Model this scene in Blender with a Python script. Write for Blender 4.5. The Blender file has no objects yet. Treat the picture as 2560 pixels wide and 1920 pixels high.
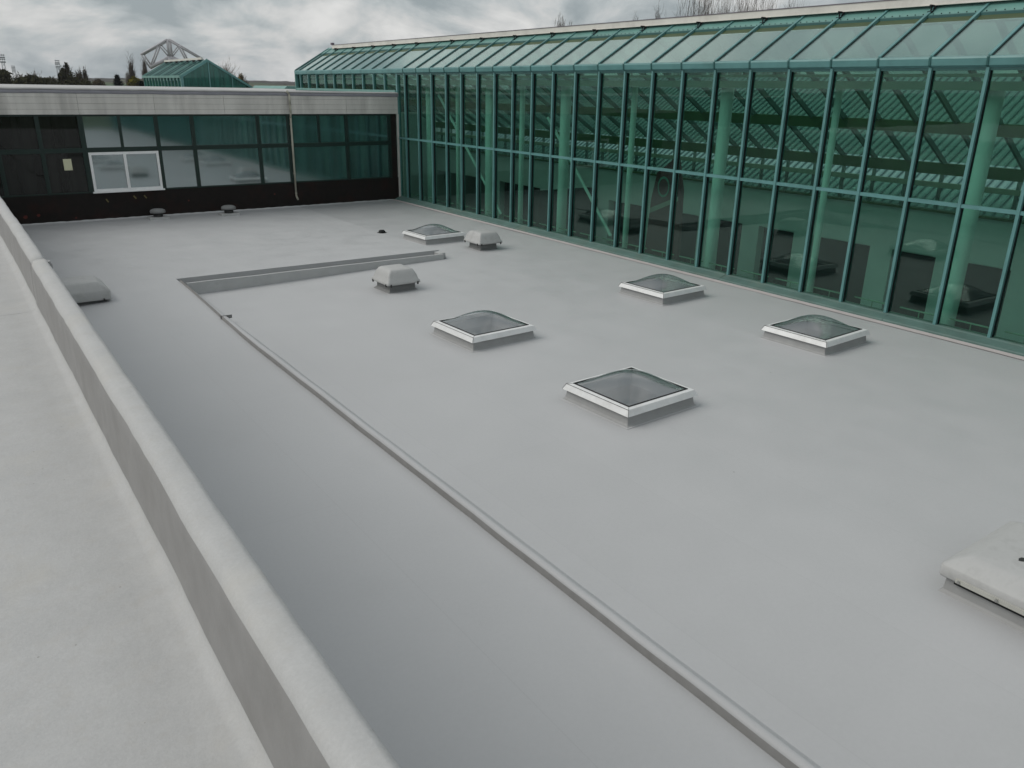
import bpy, bmesh, math, random
from mathutils import Vector, Matrix, noise
R = math.radians
scn = bpy.context.scene
col = scn.collection

# ------------------------------------------------------------------ camera
CAM = Vector((-14.9943, -7.1553, 4.1918))
F_PX = 1976.67
yaw, pitch, roll = R(35.5736), R(20.4165), R(1.0361)
fwd = Vector((math.sin(yaw)*math.cos(pitch), math.cos(yaw)*math.cos(pitch), -math.sin(pitch)))
rgt = Vector((math.cos(yaw), -math.sin(yaw), 0)); upv = rgt.cross(fwd)
r2 = math.cos(roll)*rgt + math.sin(roll)*upv
u2 = -math.sin(roll)*rgt + math.cos(roll)*upv
cam = bpy.data.cameras.new('camera'); cam.sensor_width = 36.0
cam.lens = F_PX/2560*36; cam.clip_start = 0.05; cam.clip_end = 9000
camo = bpy.data.objects.new('camera', cam); col.objects.link(camo)
camo.matrix_world = Matrix(((r2.x, u2.x, -fwd.x, CAM.x), (r2.y, u2.y, -fwd.y, CAM.y), (r2.z, u2.z, -fwd.z, CAM.z), (0, 0, 0, 1)))
scn.camera = camo

# ------------------------------------------------------------------ light
SUN_EL, SUN_AZ = R(44), R(-58)          # azimuth from +Y towards +X
sdir = Vector((math.sin(SUN_AZ)*math.cos(SUN_EL), math.cos(SUN_AZ)*math.cos(SUN_EL), math.sin(SUN_EL)))
w = bpy.data.worlds.new('World'); scn.world = w; w.use_nodes = True
nt = w.node_tree; N = nt.nodes; Lk = nt.links
bg = N['Background']; bg.inputs['Strength'].default_value = 0.1
sky = N.new('ShaderNodeTexSky'); sky.sky_type = 'NISHITA'; sky.sun_disc = False
sky.sun_elevation = SUN_EL; sky.sun_rotation = SUN_AZ; sky.air_density = 1.4; sky.dust_density = 2.5
tc = N.new('ShaderNodeTexCoord'); sx = N.new('ShaderNodeSeparateXYZ'); Lk.new(tc.outputs['Generated'], sx.inputs[0])
def wm(op, a, b=None):
    m = N.new('ShaderNodeMath'); m.operation = op
    for i, v in enumerate((a, b)):
        if v is None: continue
        if isinstance(v, (int, float)): m.inputs[i].default_value = v
        else: Lk.new(v, m.inputs[i])
    return m.outputs[0]
zz = wm('ADD', wm('MAXIMUM', sx.outputs['Z'], 0.0), 0.42)
cx = N.new('ShaderNodeCombineXYZ')
Lk.new(wm('DIVIDE', sx.outputs['X'], zz), cx.inputs[0]); Lk.new(wm('DIVIDE', sx.outputs['Y'], zz), cx.inputs[1])
n1 = N.new('ShaderNodeTexNoise'); n1.inputs['Scale'].default_value = 3.3; n1.inputs['Detail'].default_value = 10
n1.inputs['Roughness'].default_value = 0.58; n1.inputs['Distortion'].default_value = 0.35
Lk.new(cx.outputs[0], n1.inputs['Vector'])
rp = N.new('ShaderNodeValToRGB'); Lk.new(n1.outputs['Fac'], rp.inputs[0])
e = rp.color_ramp.elements
e[0].position = 0.37; e[0].color = (3.2, 3.7, 3.95, 1)
e[1].position = 0.63; e[1].color = (8.0, 8.0, 7.9, 1)
x = rp.color_ramp.elements.new(0.47); x.color = (4.9, 5.3, 5.45, 1)
x = rp.color_ramp.elements.new(0.535); x.color = (6.4, 6.5, 6.5, 1)
mx = N.new('ShaderNodeMix'); mx.data_type = 'RGBA'; mx.inputs['Factor'].default_value = 0.93
Lk.new(sky.outputs[0], mx.inputs['A']); Lk.new(rp.outputs[0], mx.inputs['B'])
Lk.new(mx.outputs['Result'], bg.inputs['Color'])
sl = bpy.data.lights.new('sun', 'SUN'); sl.energy = 1.45; sl.angle = R(40); sl.color = (1.0, 0.96, 0.9)
so = bpy.data.objects.new('sun', sl); col.objects.link(so)
so.rotation_euler = (-sdir).to_track_quat('-Z', 'Y').to_euler(); so.location = (-30, 20, 40)
vs = scn.view_settings; vs.view_transform = 'Standard'; vs.look = 'None'; vs.exposure = 0.0; vs.gamma = 1.0
scn.cycles.max_bounces = 10; scn.cycles.transparent_max_bounces = 40; scn.cycles.transmission_bounces = 8
scn.cycles.glossy_bounces = 4; scn.cycles.diffuse_bounces = 4
scn.cycles.use_denoising = True; scn.cycles.caustics_reflective = False; scn.cycles.caustics_refractive = False

# ------------------------------------------------------------------ materials
class NB:
    """small node builder"""
    def __init__(s, name):
        s.m = bpy.data.materials.new(name); s.m.use_nodes = True; s.t = s.m.node_tree; s.t.nodes.clear()
        s.out = s.t.nodes.new('ShaderNodeOutputMaterial')
    def n(s, typ, **kw):
        nd = s.t.nodes.new(typ)
        for k, v in kw.items():
            if k in nd.inputs.keys():
                if hasattr(v, 'is_output'): s.t.links.new(v, nd.inputs[k])
                else: nd.inputs[k].default_value = v
            else: setattr(nd, k, v)
        return nd
    def link(s, a, b): s.t.links.new(a, b)
    def pos(s, scale=(1, 1, 1)):
        g = s.n('ShaderNodeNewGeometry'); mp = s.n('ShaderNodeMapping'); s.link(g.outputs['Position'], mp.inputs['Vector'])
        mp.inputs['Scale'].default_value = scale; return mp.outputs[0]
    def noise(s, vec, scale, detail=5, rough=0.55):
        nd = s.n('ShaderNodeTexNoise'); s.link(vec, nd.inputs['Vector'])
        nd.inputs['Scale'].default_value = scale; nd.inputs['Detail'].default_value = detail; nd.inputs['Roughness'].default_value = rough
        return nd.outputs['Fac']
    def remap(s, v, a, b, c, d):
        nd = s.n('ShaderNodeMapRange'); s.link(v, nd.inputs['Value'])
        for k, q in zip(('From Min', 'From Max', 'To Min', 'To Max'), (a, b, c, d)): nd.inputs[k].default_value = q
        return nd.outputs[0]
    def mix(s, f, a, b, typ='MIX'):
        nd = s.n('ShaderNodeMix'); nd.data_type = 'RGBA'; nd.blend_type = typ
        for k, v in (('Factor', f), ('A', a), ('B', b)):
            sock = [q for q in nd.inputs if q.name == k and (q.type == 'RGBA' or k == 'Factor')][0]
            if hasattr(v, 'is_output'): s.link(v, sock)
            else: sock.default_value = v if isinstance(v, (int, float)) else (*v, 1)
        return [o for o in nd.outputs if o.type == 'RGBA'][0]
    def math(s, op, a, b=0.0):
        nd = s.n('ShaderNodeMath'); nd.operation = op
        for i, v in enumerate((a, b)):
            if hasattr(v, 'is_output'): s.link(v, nd.inputs[i])
            else: nd.inputs[i].default_value = v
        return nd.outputs[0]
    def bump(s, h, strength, dist):
        nd = s.n('ShaderNodeBump'); s.link(h, nd.inputs['Height']); nd.inputs['Strength'].default_value = strength
        nd.inputs['Distance'].default_value = dist; return nd.outputs[0]

def pm(name, c, rough=0.6, spec=0.4, var=0.12, nscale=3.0, dark=None, dscale=0.8, damt=0.0, bump=0.0, bscale=40, metallic=0.0, stretch=(1, 1, 1), rvar=0.0):
    b = NB(name); p = b.pos(stretch)
    f = b.noise(p, nscale)
    k = b.remap(f, 0.3, 0.7, 1-var, 1+var)
    base = b.mix(1.0, (*[c[i] for i in range(3)],), (0, 0, 0)); 
    hs = b.n('ShaderNodeVectorMath', operation='SCALE'); hs.inputs[0].default_value = c; b.link(k, hs.inputs['Scale'])
    cc = hs.outputs[0]
    if dark:
        f2 = b.noise(p, dscale, 7, 0.62); m2 = b.remap(f2, 0.5, 0.72, 0.0, damt); cc = b.mix(m2, cc, dark)
    sh = b.n('ShaderNodeBsdfPrincipled'); b.link(cc, sh.inputs['Base Color'])
    sh.inputs['Roughness'].default_value = rough; sh.inputs['Metallic'].default_value = metallic
    sh.inputs['Specular IOR Level'].default_value = spec
    if rvar: b.link(b.remap(b.noise(p, nscale*0.6), 0.3, 0.7, rough-rvar, rough+rvar), sh.inputs['Roughness'])
    if bump: b.link(b.bump(b.noise(p, bscale, 3), bump, 0.004), sh.inputs['Normal'])
    b.link(sh.outputs[0], b.out.inputs[0]); return b.m

def roof_membrane():
    b = NB('roof_membrane'); p = b.pos()
    big = b.noise(p, 0.22, 4); mid = b.noise(p, 1.3, 6, 0.6); fine = b.noise(p, 22, 4, 0.7)
    k = b.math('ADD', b.remap(big, 0.3, 0.7, -0.03, 0.03), b.math('ADD', b.remap(mid, 0.3, 0.7, -0.02, 0.02), b.remap(fine, 0.3, 0.7, -0.02, 0.02)))
    br = b.n('ShaderNodeTexBrick', offset=0.37, squash=1.0); mp = b.n('ShaderNodeMapping'); mp.inputs['Rotation'].default_value = (0, 0, R(90))
    g = b.n('ShaderNodeNewGeometry'); b.link(g.outputs['Position'], mp.inputs['Vector']); b.link(mp.outputs[0], br.inputs['Vector'])
    br.inputs['Scale'].default_value = 1.0; br.inputs['Brick Width'].default_value = 9.3; br.inputs['Row Height'].default_value = 1.52
    br.inputs['Mortar Size'].default_value = 0.006; br.inputs['Mortar Smooth'].default_value = 0.4
    br.inputs['Color1'].default_value = (0.995,)*3+(1,); br.inputs['Color2'].default_value = (1.012,)*3+(1,); br.inputs['Mortar'].default_value = (0.955,)*3+(1,)
    cc = b.mix(1.0, br.outputs['Color'], (0.462, 0.468, 0.475), 'MULTIPLY')
    sc = b.n('ShaderNodeVectorMath', operation='SCALE'); b.link(cc, sc.inputs[0]); b.link(b.math('ADD', k, 1.0), sc.inputs['Scale'])
    # older, dirtier membrane in the far right corner
    sp3 = b.n('ShaderNodeSeparateXYZ'); b.link(g.outputs['Position'], sp3.inputs[0])
    om = b.math('MULTIPLY', b.remap(sp3.outputs['X'], -4.24, -4.16, 0, 1), b.remap(sp3.outputs['Y'], 13.5, 18.5, 0, 0.5))
    oc = b.mix(om, sc.outputs[0], (0.33, 0.34, 0.345))
    gr = b.remap(b.noise(p, 0.55, 8, 0.68), 0.55, 0.75, 0.0, 0.16); c2 = b.mix(gr, oc, (0.36, 0.37, 0.36))
    vo = b.n('ShaderNodeTexVoronoi'); b.link(p, vo.inputs['Vector']); vo.inputs['Scale'].default_value = 1.3
    sp = b.math('LESS_THAN', vo.outputs['Distance'], 0.018); c3 = b.mix(b.math('MULTIPLY', sp, 0.6), c2, (0.12, 0.12, 0.11))
    sh = b.n('ShaderNodeBsdfPrincipled'); b.link(c3, sh.inputs['Base Color'])
    b.link(b.remap(mid, 0.3, 0.7, 0.42, 0.6), sh.inputs['Roughness']); sh.inputs['Specular IOR Level'].default_value = 0.5
    hh = b.math('ADD', b.noise(p, 2.2, 3), b.math('MULTIPLY', fine, 0.25))
    b.link(b.bump(hh, 0.25, 0.01), sh.inputs['Normal']); b.link(sh.outputs[0], b.out.inputs[0]); return b.m

def raised_membrane():
    b = NB('raised_membrane'); p = b.pos()
    mid = b.noise(p, 5, 6, 0.65); fine = b.noise(p, 90, 4, 0.7); blot = b.noise(p, 14, 5, 0.6)
    k = b.math('ADD', b.remap(mid, 0.3, 0.7, 0.95, 1.05), b.remap(fine, 0.3, 0.7, -0.05, 0.05))
    sc = b.n('ShaderNodeVectorMath', operation='SCALE'); sc.inputs[0].default_value = (0.445, 0.448, 0.446); b.link(k, sc.inputs['Scale'])
    c2 = b.mix(b.remap(blot, 0.52, 0.7, 0.0, 0.4), sc.outputs[0], (0.43, 0.42, 0.40))
    c3 = b.mix(b.remap(b.noise(p, 2.1, 6), 0.55, 0.75, 0.0, 0.35), c2, (0.50, 0.48, 0.43))
    vo = b.n('ShaderNodeTexVoronoi'); b.link(p, vo.inputs['Vector']); vo.inputs['Scale'].default_value = 9
    sp = b.math('LESS_THAN', vo.outputs['Distance'], 0.035); c3 = b.mix(b.math('MULTIPLY', sp, 0.55), c3, (0.2, 0.19, 0.17))
    sh = b.n('ShaderNodeBsdfPrincipled'); b.link(c3, sh.inputs['Base Color']); sh.inputs['Roughness'].default_value = 0.75; sh.inputs['Specular IOR Level'].default_value = 0.3
    b.link(b.bump(b.math('ADD', b.math('MULTIPLY', fine, 0.4), b.noise(p, 25, 3)), 0.35, 0.006), sh.inputs['Normal'])
    b.link(sh.outputs[0], b.out.inputs[0]); return b.m

def glass(name, tint, ior=1.5, boost=0.0, opal=0.0, opal_col=(0.5, 0.65, 0.6), rough=0.0, dirt=0.06, refl=(1, 1, 1), wob=0.0):
    """thin tinted sheet: transparent + fresnel reflection (+ milky share)"""
    b = NB(name); tr = b.n('ShaderNodeBsdfTransparent'); tr.inputs[0].default_value = (*tint, 1)
    gl = b.n('ShaderNodeBsdfGlossy'); gl.inputs['Color'].default_value = (*refl, 1); gl.inputs['Roughness'].default_value = rough
    fr = b.n('ShaderNodeFresnel'); ge = b.n('ShaderNodeNewGeometry')   # same reflectance from both faces of the sheet
    b.link(b.remap(ge.outputs['Backfacing'], 0, 1, ior, 1/ior), fr.inputs['IOR'])
    p = b.pos()
    if wob: b.link(b.bump(b.noise(p, 0.9, 2), wob, 0.02), gl.inputs['Normal'])
    body = tr.outputs[0]
    df = b.n('ShaderNodeBsdfDiffuse'); df.inputs['Color'].default_value = (*opal_col, 1)
    tl = b.n('ShaderNodeBsdfTranslucent'); tl.inputs['Color'].default_value = (*opal_col, 1); mo = b.n('ShaderNodeMixShader'); b.link(df.outputs[0], mo.inputs[1]); b.link(tl.outputs[0], mo.inputs[2])
    dm = b.remap(b.noise(p, 1.6, 6, 0.6), 0.35, 0.75, opal, opal+dirt)
    ms = b.n('ShaderNodeMixShader'); b.link(dm, ms.inputs[0]); b.link(tr.outputs[0], ms.inputs[1]); b.link(mo.outputs[0], ms.inputs[2]); body = ms.outputs[0]
    m2 = b.n('ShaderNodeMixShader'); b.link(b.math('MINIMUM', b.math('ADD', fr.outputs[0], boost), 1.0), m2.inputs[0]); b.link(body, m2.inputs[1]); b.link(gl.outputs[0], m2.inputs[2])
    b.link(m2.outputs[0], b.out.inputs[0]); return b.m

def mirror_glass(name, dark, refl, fac, wob=0.05, rough=0.02):
    b = NB(name); gl = b.n('ShaderNodeBsdfGlossy'); gl.inputs['Color'].default_value = (*refl, 1); gl.inputs['Roughness'].default_value = rough
    p = b.pos(); b.link(b.bump(b.noise(p, 0.7, 2), wob, 0.02), gl.inputs['Normal'])
    df = b.n('ShaderNodeBsdfDiffuse')
    st = b.noise(b.pos((5, 1, 0.35)), 1.0, 4); b.link(b.mix(b.remap(st, 0.4, 0.65, 0, 1), dark, tuple(min(1, q*2.2) for q in dark)), df.inputs['Color'])
    fr = b.n('ShaderNodeFresnel'); fr.inputs['IOR'].default_value = 1.5
    ms = b.n('ShaderNodeMixShader'); b.link(b.math('ADD', b.math('MULTIPLY', fr.outputs[0], 0.8), fac), ms.inputs[0]); b.link(df.outputs[0], ms.inputs[1]); b.link(gl.outputs[0], ms.inputs[2])
    b.link(ms.outputs[0], b.out.inputs[0]); return b.m

def leaf_mat(name, c):
    b = NB(name); p = b.pos(); k = b.remap(b.noise(p, 1.2, 4), 0.3, 0.7, 0.6, 1.4)
    sc = b.n('ShaderNodeVectorMath', operation='SCALE'); sc.inputs[0].default_value = c; b.link(k, sc.inputs['Scale'])
    sh = b.n('ShaderNodeBsdfDiffuse'); b.link(sc.outputs[0], sh.inputs['Color']); b.link(sh.outputs[0], b.out.inputs[0]); return b.m

def hill_mat():
    b = NB('hill_land'); p = b.pos(); 
    f = b.noise(p, 0.0035, 4, 0.5); wood = b.noise(p, 0.03, 6, 0.7)
    fields = b.mix(b.remap(f, 0.47, 0.53, 0, 1), (0.075, 0.11, 0.06), (0.10, 0.10, 0.06))
    woods = b.mix(b.remap(wood, 0.3, 0.7, 0, 1), (0.035, 0.035, 0.03), (0.075, 0.065, 0.055))
    sep = b.n('ShaderNodeSeparateXYZ'); g = b.n('ShaderNodeNewGeometry'); b.link(g.outputs['Position'], sep.inputs[0])
    m = b.math('ADD', b.remap(sep.outputs['Z'], 0, 14, -0.5, 0.75), b.remap(b.noise(p, 0.004, 3), 0.35, 0.65, -0.25, 0.55))
    cc = b.mix(b.remap(m, 0.2, 0.3, 0, 1), fields, woods)
    sh = b.n('ShaderNodeBsdfDiffuse'); b.link(cc, sh.inputs['Color']); b.link(sh.outputs[0], b.out.inputs[0]); return b.m

M = {}
M['roof'] = roof_membrane(); M['raised'] = raised_membrane()
M['kerbwhite'] = pm('kerb_membrane', (0.43, 0.44, 0.44), 0.6, 0.4, 0.06, 6, (0.36, 0.35, 0.33), 3.0, 0.35, 0.15, 60)
M['vertical'] = pm('darker_vertical_faces', (0.265, 0.262, 0.258), 0.7, 0.3, 0.07, 7, (0.20, 0.195, 0.185), 2.0, 0.4, 0.25, 60)  # darker grey set on the upright kerb faces only
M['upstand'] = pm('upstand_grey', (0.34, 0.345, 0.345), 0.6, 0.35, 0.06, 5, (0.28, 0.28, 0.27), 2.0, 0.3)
M['teal'] = pm('teal_paint', (0.11, 0.265, 0.262), 0.38, 0.5, 0.08, 2.5, (0.05, 0.13, 0.12), 1.4, 0.5, rvar=0.08)
M['tealdk'] = pm('teal_paint_dark', (0.03, 0.11, 0.105), 0.4, 0.5, 0.08, 2.5)
M['tealpale'] = pm('teal_flashing', (0.14, 0.30, 0.27), 0.4, 0.5, 0.1, 2.0, (0.09, 0.2, 0.18), 1.8, 0.6)
M['sill'] = pm('sill_flashing', (0.095, 0.165, 0.15), 0.55, 0.4, 0.15, 3, (0.13, 0.17, 0.14), 1.2, 0.7)
M['gasket'] = pm('black_rubber', (0.012, 0.013, 0.014), 0.7, 0.3)
M['wallglass'] = glass('wall_glass', (0.60, 0.785, 0.735), 1.5, 0.006, 0.016, (0.12, 0.26, 0.24), 0.0, 0.012, (0.72, 0.86, 0.81), 0.06)
M['roofglass'] = glass('roof_glass', (0.60, 0.74, 0.69), 1.7, 0.14, 0.26, (0.46, 0.60, 0.58), 0.03, 0.12, (0.86, 1.0, 0.96), 0.03)
M['innerglass'] = glass('inner_glass', (0.66, 0.79, 0.73), 1.45, 0.0, 0.06, (0.3, 0.4, 0.38))
M['farglass'] = mirror_glass('far_green_glass', (0.008, 0.045, 0.035), (0.45, 0.75, 0.68), 0.10)
M['farroof'] = mirror_glass('far_roof_glass', (0.09, 0.20, 0.18), (0.55, 0.75, 0.72), 0.22)
M['bluemirror'] = mirror_glass('window_mirror_glass', (0.010, 0.028, 0.028), (0.70, 0.79, 0.81), 0.40, 0.05, 0.055)
M['greenmirror'] = mirror_glass('window_green_glass', (0.012, 0.035, 0.033), (0.50, 0.68, 0.67), 0.28, 0.05, 0.09)
M['darkpane'] = mirror_glass('window_dark_glass', (0.006, 0.007, 0.006), (0.8, 0.8, 0.8), 0.0)
M['darkframe'] = pm('dark_green_frame', (0.006, 0.022, 0.017), 0.45, 0.4)
M['plinth'] = pm('dark_brown_plinth', (0.010, 0.007, 0.006), 0.7, 0.25, 0.25, 6, (0.03, 0.008, 0.005), 1.6, 0.6, 0.2, 30)
M['upvc'] = pm('white_plastic', (0.82, 0.83, 0.83), 0.35, 0.5, 0.04, 6)
M['whitealu'] = pm('white_aluminium', (0.74, 0.75, 0.75), 0.4, 0.5, 0.05, 7, (0.42, 0.42, 0.40), 4.0, 0.35)
M['fascia'] = pm('weathered_boards', (0.60, 0.585, 0.55), 0.65, 0.3, 0.12, 2.2, (0.26, 0.25, 0.235), 1.5, 0.55, 0.1, 30, stretch=(1, 1, 0.18))
M['flash'] = pm('grey_flashing', (0.27, 0.27, 0.30), 0.55, 0.4, 0.1, 3)
M['coping'] = pm('white_coping', (0.38, 0.38, 0.375), 0.55, 0.4, 0.1, 3)
M['cream'] = pm('cream_paint', (0.42, 0.41, 0.34), 0.55, 0.4, 0.12, 5, (0.2, 0.19, 0.15), 2.5, 0.5)
M['paper'] = pm('cream_paper', (0.62, 0.62, 0.44), 0.8, 0.2, 0.03)
M['black'] = pm('near_black', (0.008, 0.008, 0.008), 0.8, 0.2)
M['hood'] = pm('grey_hood_plastic', (0.45, 0.455, 0.45), 0.55, 0.45, 0.06, 5, (0.24, 0.24, 0.23), 5.0, 0.45, 0.12, 50)
M['ventkerb'] = pm('vent_kerb', (0.20, 0.205, 0.205), 0.6, 0.35, 0.1, 5)
M['clip'] = pm('dark_metal', (0.035, 0.035, 0.035), 0.5, 0.5, metallic=0.3)
M['steelbolt'] = pm('bolt_steel', (0.35, 0.35, 0.34), 0.4, 0.5, metallic=0.6)
M['alu'] = pm('light_alu_strip', (0.5, 0.5, 0.46), 0.45, 0.5, metallic=0.2)
M['dome'] = glass('dome_acrylic', (0.70, 0.72, 0.74), 1.5, 0.14, 0.26, (0.48, 0.49, 0.50), 0.19, 0.08, (0.95, 1, 0.99))
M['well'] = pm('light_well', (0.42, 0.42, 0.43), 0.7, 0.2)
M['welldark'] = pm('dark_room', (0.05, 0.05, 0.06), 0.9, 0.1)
M['rail'] = pm('cream_rail', (0.70, 0.68, 0.63), 0.5, 0.4, 0.06, 3, (0.36, 0.34, 0.31), 1.0, 0.4)
M['railcap'] = pm('mauve_rail_edge', (0.17, 0.14, 0.17), 0.5, 0.4)
M['column'] = pm('pale_column', (0.80, 0.86, 0.80), 0.5, 0.4, 0.05)
M['inwhite'] = pm('inside_white', (0.74, 0.78, 0.76), 0.7, 0.3, 0.06, 1.0)
M['indark'] = pm('inside_dark', (0.030, 0.032, 0.030), 0.7, 0.3, 0.3, 1.0)
M['infloor'] = pm('inside_floor', (0.20, 0.21, 0.19), 0.35, 0.5, 0.15, 1.0)
M['inbeam'] = pm('inside_beam', (0.30, 0.42, 0.30), 0.5, 0.4, 0.06)
M['inbeamdk'] = pm('inside_beam_olive', (0.10, 0.16, 0.07), 0.5, 0.4, 0.08)
M['louvre'] = pm('louvre_olive', (0.055, 0.085, 0.035), 0.5, 0.4, 0.1)
M['inraft'] = pm('inside_rafter', (0.17, 0.25, 0.22), 0.5, 0.4, 0.08)
M['seam'] = pm('seam_roof_sheet', (0.37, 0.45, 0.46), 0.5, 0.4, 0.06)
M['seamrib'] = pm('seam_roof_rib', (0.24, 0.32, 0.33), 0.5, 0.4, 0.06)
M['redpanel'] = pm('brown_red_panel', (0.16, 0.045, 0.05), 0.5, 0.4, 0.15)
M['ringpaint'] = pm('green_ring_paint', (0.18, 0.42, 0.33), 0.5, 0.4)
M['truss'] = pm('white_steel', (0.50, 0.49, 0.51), 0.5, 0.4, 0.06)
M['mast'] = pm('mast_steel', (0.42, 0.43, 0.47), 0.6, 0.3)
M['ground'] = pm('ground_grass', (0.06, 0.085, 0.04), 0.9, 0.1, 0.25, 0.05)
M['hills'] = hill_mat()
M['bark'] = leaf_mat('bark_brown', (0.085, 0.07, 0.055)); M['twig'] = leaf_mat('twig_grey_brown', (0.13, 0.11, 0.095)); M['twigpale'] = leaf_mat('twig_pale', (0.22, 0.19, 0.17))
M['ivy'] = leaf_mat('foliage_dark_olive', (0.045, 0.045, 0.025)); M['conifer'] = leaf_mat('foliage_conifer', (0.014, 0.022, 0.018))
M['yellow'] = leaf_mat('foliage_yellow_green', (0.11, 0.10, 0.02)); M['brownleaf'] = leaf_mat('foliage_brown', (0.075, 0.062, 0.04)); M['ochre'] = leaf_mat('foliage_ochre', (0.16, 0.11, 0.03))
M['wallrender'] = pm('side_wall_render', (0.50, 0.495, 0.485), 0.8, 0.2, 0.1, 1.5)
M['marks_y'] = pm('yellow_mark', (0.13, 0.11, 0.04), 0.7); M['marks_r'] = pm('red_mark', (0.09, 0.014, 0.008), 0.7)

# ------------------------------------------------------------------ helpers
def tag(o, label=None, cat=None, group=None, kind=None):
    if label: o['label'] = label
    if cat: o['category'] = cat
    if group: o['group'] = group
    if kind: o['kind'] = kind
    return o
def empty(name, loc, label, cat, group=None):
    o = bpy.data.objects.new(name, None); col.objects.link(o); o.location = loc; o.empty_display_size = 0.2
    tag(o, label, cat, group); bpy.context.view_layer.update(); return o
def add(name, me, parent=None, loc=(0, 0, 0), rot=None):
    """link a mesh object; loc is in world space (things are unrotated at build time)"""
    o = bpy.data.objects.new(name, me); col.objects.link(o)
    if parent is not None:
        o.parent = parent; base = Vector((0, 0, 0)); p = parent
        while p is not None: base += p.location; p = p.parent
        o.location = Vector(loc) - base
    else: o.location = loc
    if rot: o.rotation_euler = rot
    return o
def mesh(name, v, f, mat, smooth=False):
    me = bpy.data.meshes.new(name); me.from_pydata([tuple(q) for q in v], [], f); me.validate(); me.update()
    ms = mat if isinstance(mat, (list, tuple)) else [mat]
    for q in ms: me.materials.append(M[q])
    if smooth:
        for p in me.polygons: p.use_smooth = True
    return me
def fixn(me):
    bm = bmesh.new(); bm.from_mesh(me); bmesh.ops.recalc_face_normals(bm, faces=bm.faces); bm.to_mesh(me); bm.free(); return me
BOXF = [(0, 3, 2, 1), (4, 5, 6, 7), (0, 1, 5, 4), (1, 2, 6, 5), (2, 3, 7, 6), (3, 0, 4, 7)]
def bv(x0, x1, y0, y1, z0, z1): return [(x0, y0, z0), (x1, y0, z0), (x1, y1, z0), (x0, y1, z0), (x0, y0, z1), (x1, y0, z1), (x1, y1, z1), (x0, y1, z1)]
def boxmesh(name, sx, sy, sz, mat, bevel=0.0, segs=1):
    """box centred in x, y and z"""
    me = mesh(name, bv(-sx/2, sx/2, -sy/2, sy/2, -sz/2, sz/2), BOXF, mat)
    if bevel:
        bm = bmesh.new(); bm.from_mesh(me); bmesh.ops.bevel(bm, geom=bm.edges[:], offset=bevel, segments=segs, affect='EDGES', profile=0.5); bm.to_mesh(me); bm.free()
    return me
_bc = {}
def box(name, x0, x1, y0, y1, z0, z1, mat, parent=None, bevel=0.0):
    k = (name, round(x1-x0, 4), round(y1-y0, 4), round(z1-z0, 4), mat, bevel)
    if k not in _bc: _bc[k] = boxmesh(name, x1-x0, y1-y0, z1-z0, mat, bevel)
    return add(name, _bc[k], parent, ((x0+x1)/2, (y0+y1)/2, (z0+z1)/2))
class MB:
    def __init__(s): s.v = []; s.f = []; s.mi = []
    def quad(s, a, b, c, d, mi=0):
        n = len(s.v); s.v += [a, b, c, d]; s.f.append((n, n+1, n+2, n+3)); s.mi.append(mi)
    def box(s, x0, x1, y0, y1, z0, z1, mi=0):
        n = len(s.v); s.v += bv(x0, x1, y0, y1, z0, z1); s.f += [tuple(n+i for i in q) for q in BOXF]; s.mi += [mi]*6
    def tube(s, a, b, r0, r1, k=5, mi=0, cap=True):
        a = Vector(a); b = Vector(b); d = (b-a)
        if d.length < 1e-6: return
        d.normalize(); u = d.orthogonal().normalized(); w_ = d.cross(u); n = len(s.v)
        for c, r in ((a, r0), (b, r1)):
            for i in range(k):
                t = 2*math.pi*i/k; s.v.append(c + u*(r*math.cos(t)) + w_*(r*math.sin(t)))
        for i in range(k):
            j = (i+1) % k; s.f.append((n+i, n+j, n+k+j, n+k+i)); s.mi.append(mi)
        if cap:
            s.f.append(tuple(n+i for i in reversed(range(k)))); s.f.append(tuple(n+k+i for i in range(k))); s.mi += [mi, mi]
    def prism(s, prof, y0, y1, mi=0):
        """profile [(x,z)...] swept along y"""
        n = len(s.v); k = len(prof)
        for y in (y0, y1): s.v += [(px, y, pz) for px, pz in prof]
        for i in range(k):
            j = (i+1) % k; s.f.append((n+i, n+j, n+k+j, n+k+i)); s.mi.append(mi)
        s.f.append(tuple(n+i for i in range(k))); s.f.append(tuple(n+k+i for i in reversed(range(k)))); s.mi += [mi, mi]
    def mesh(s, name, mats, smooth=False, fix=True):
        me = mesh(name, s.v, s.f, mats, smooth)
        if len(me.polygons) == len(s.mi): me.polygons.foreach_set('material_index', s.mi)
        return fixn(me) if fix else me
    def obj(s, name, mats, parent=None, smooth=False, origin=(0, 0, 0), fix=True):
        if origin != (0, 0, 0): s.v = [Vector(q)-Vector(origin) for q in s.v]
        return add(name, s.mesh(name, mats, smooth, fix), parent, origin)
def nz(x, y, z=0.0): return noise.noise(Vector((x, y, z)))

# ------------------------------------------------------------------ ground, hills
GZ = -4.2
me = mesh('ground', [(-1200, -1200, GZ), (1200, -1200, GZ), (1200, 1200, GZ), (-1200, 1200, GZ)], [(0, 1, 2, 3)], 'ground')
tag(add('ground', me), kind='structure')
v = []; f = []; NA, NR = 1100, 15
for j in range(NR):
    r = 650*(2700/650)**(j/(NR-1))
    for i in range(NA):
        a = 2*math.pi*i/NA; X = r*math.sin(a); Y = r*math.cos(a)
        t = j/(NR-1)
        hgt = 13*(1+0.5*nz(math.sin(a)*2.2, math.cos(a)*2.2, 3.1))*min(1, t*1.25)**1.6 + 3*nz(X*0.004, Y*0.004)*t
        if math.sin(a-R(8)) > 0: hgt += 2.0*t
        wood = max(0, nz(X*0.05, Y*0.05, 7)) * 3.0 * t + random.Random(i*31+j).uniform(0, 1.6)*t*t
        v.append((X, Y, GZ-0.5+(hgt+wood if j else 0)))
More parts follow.
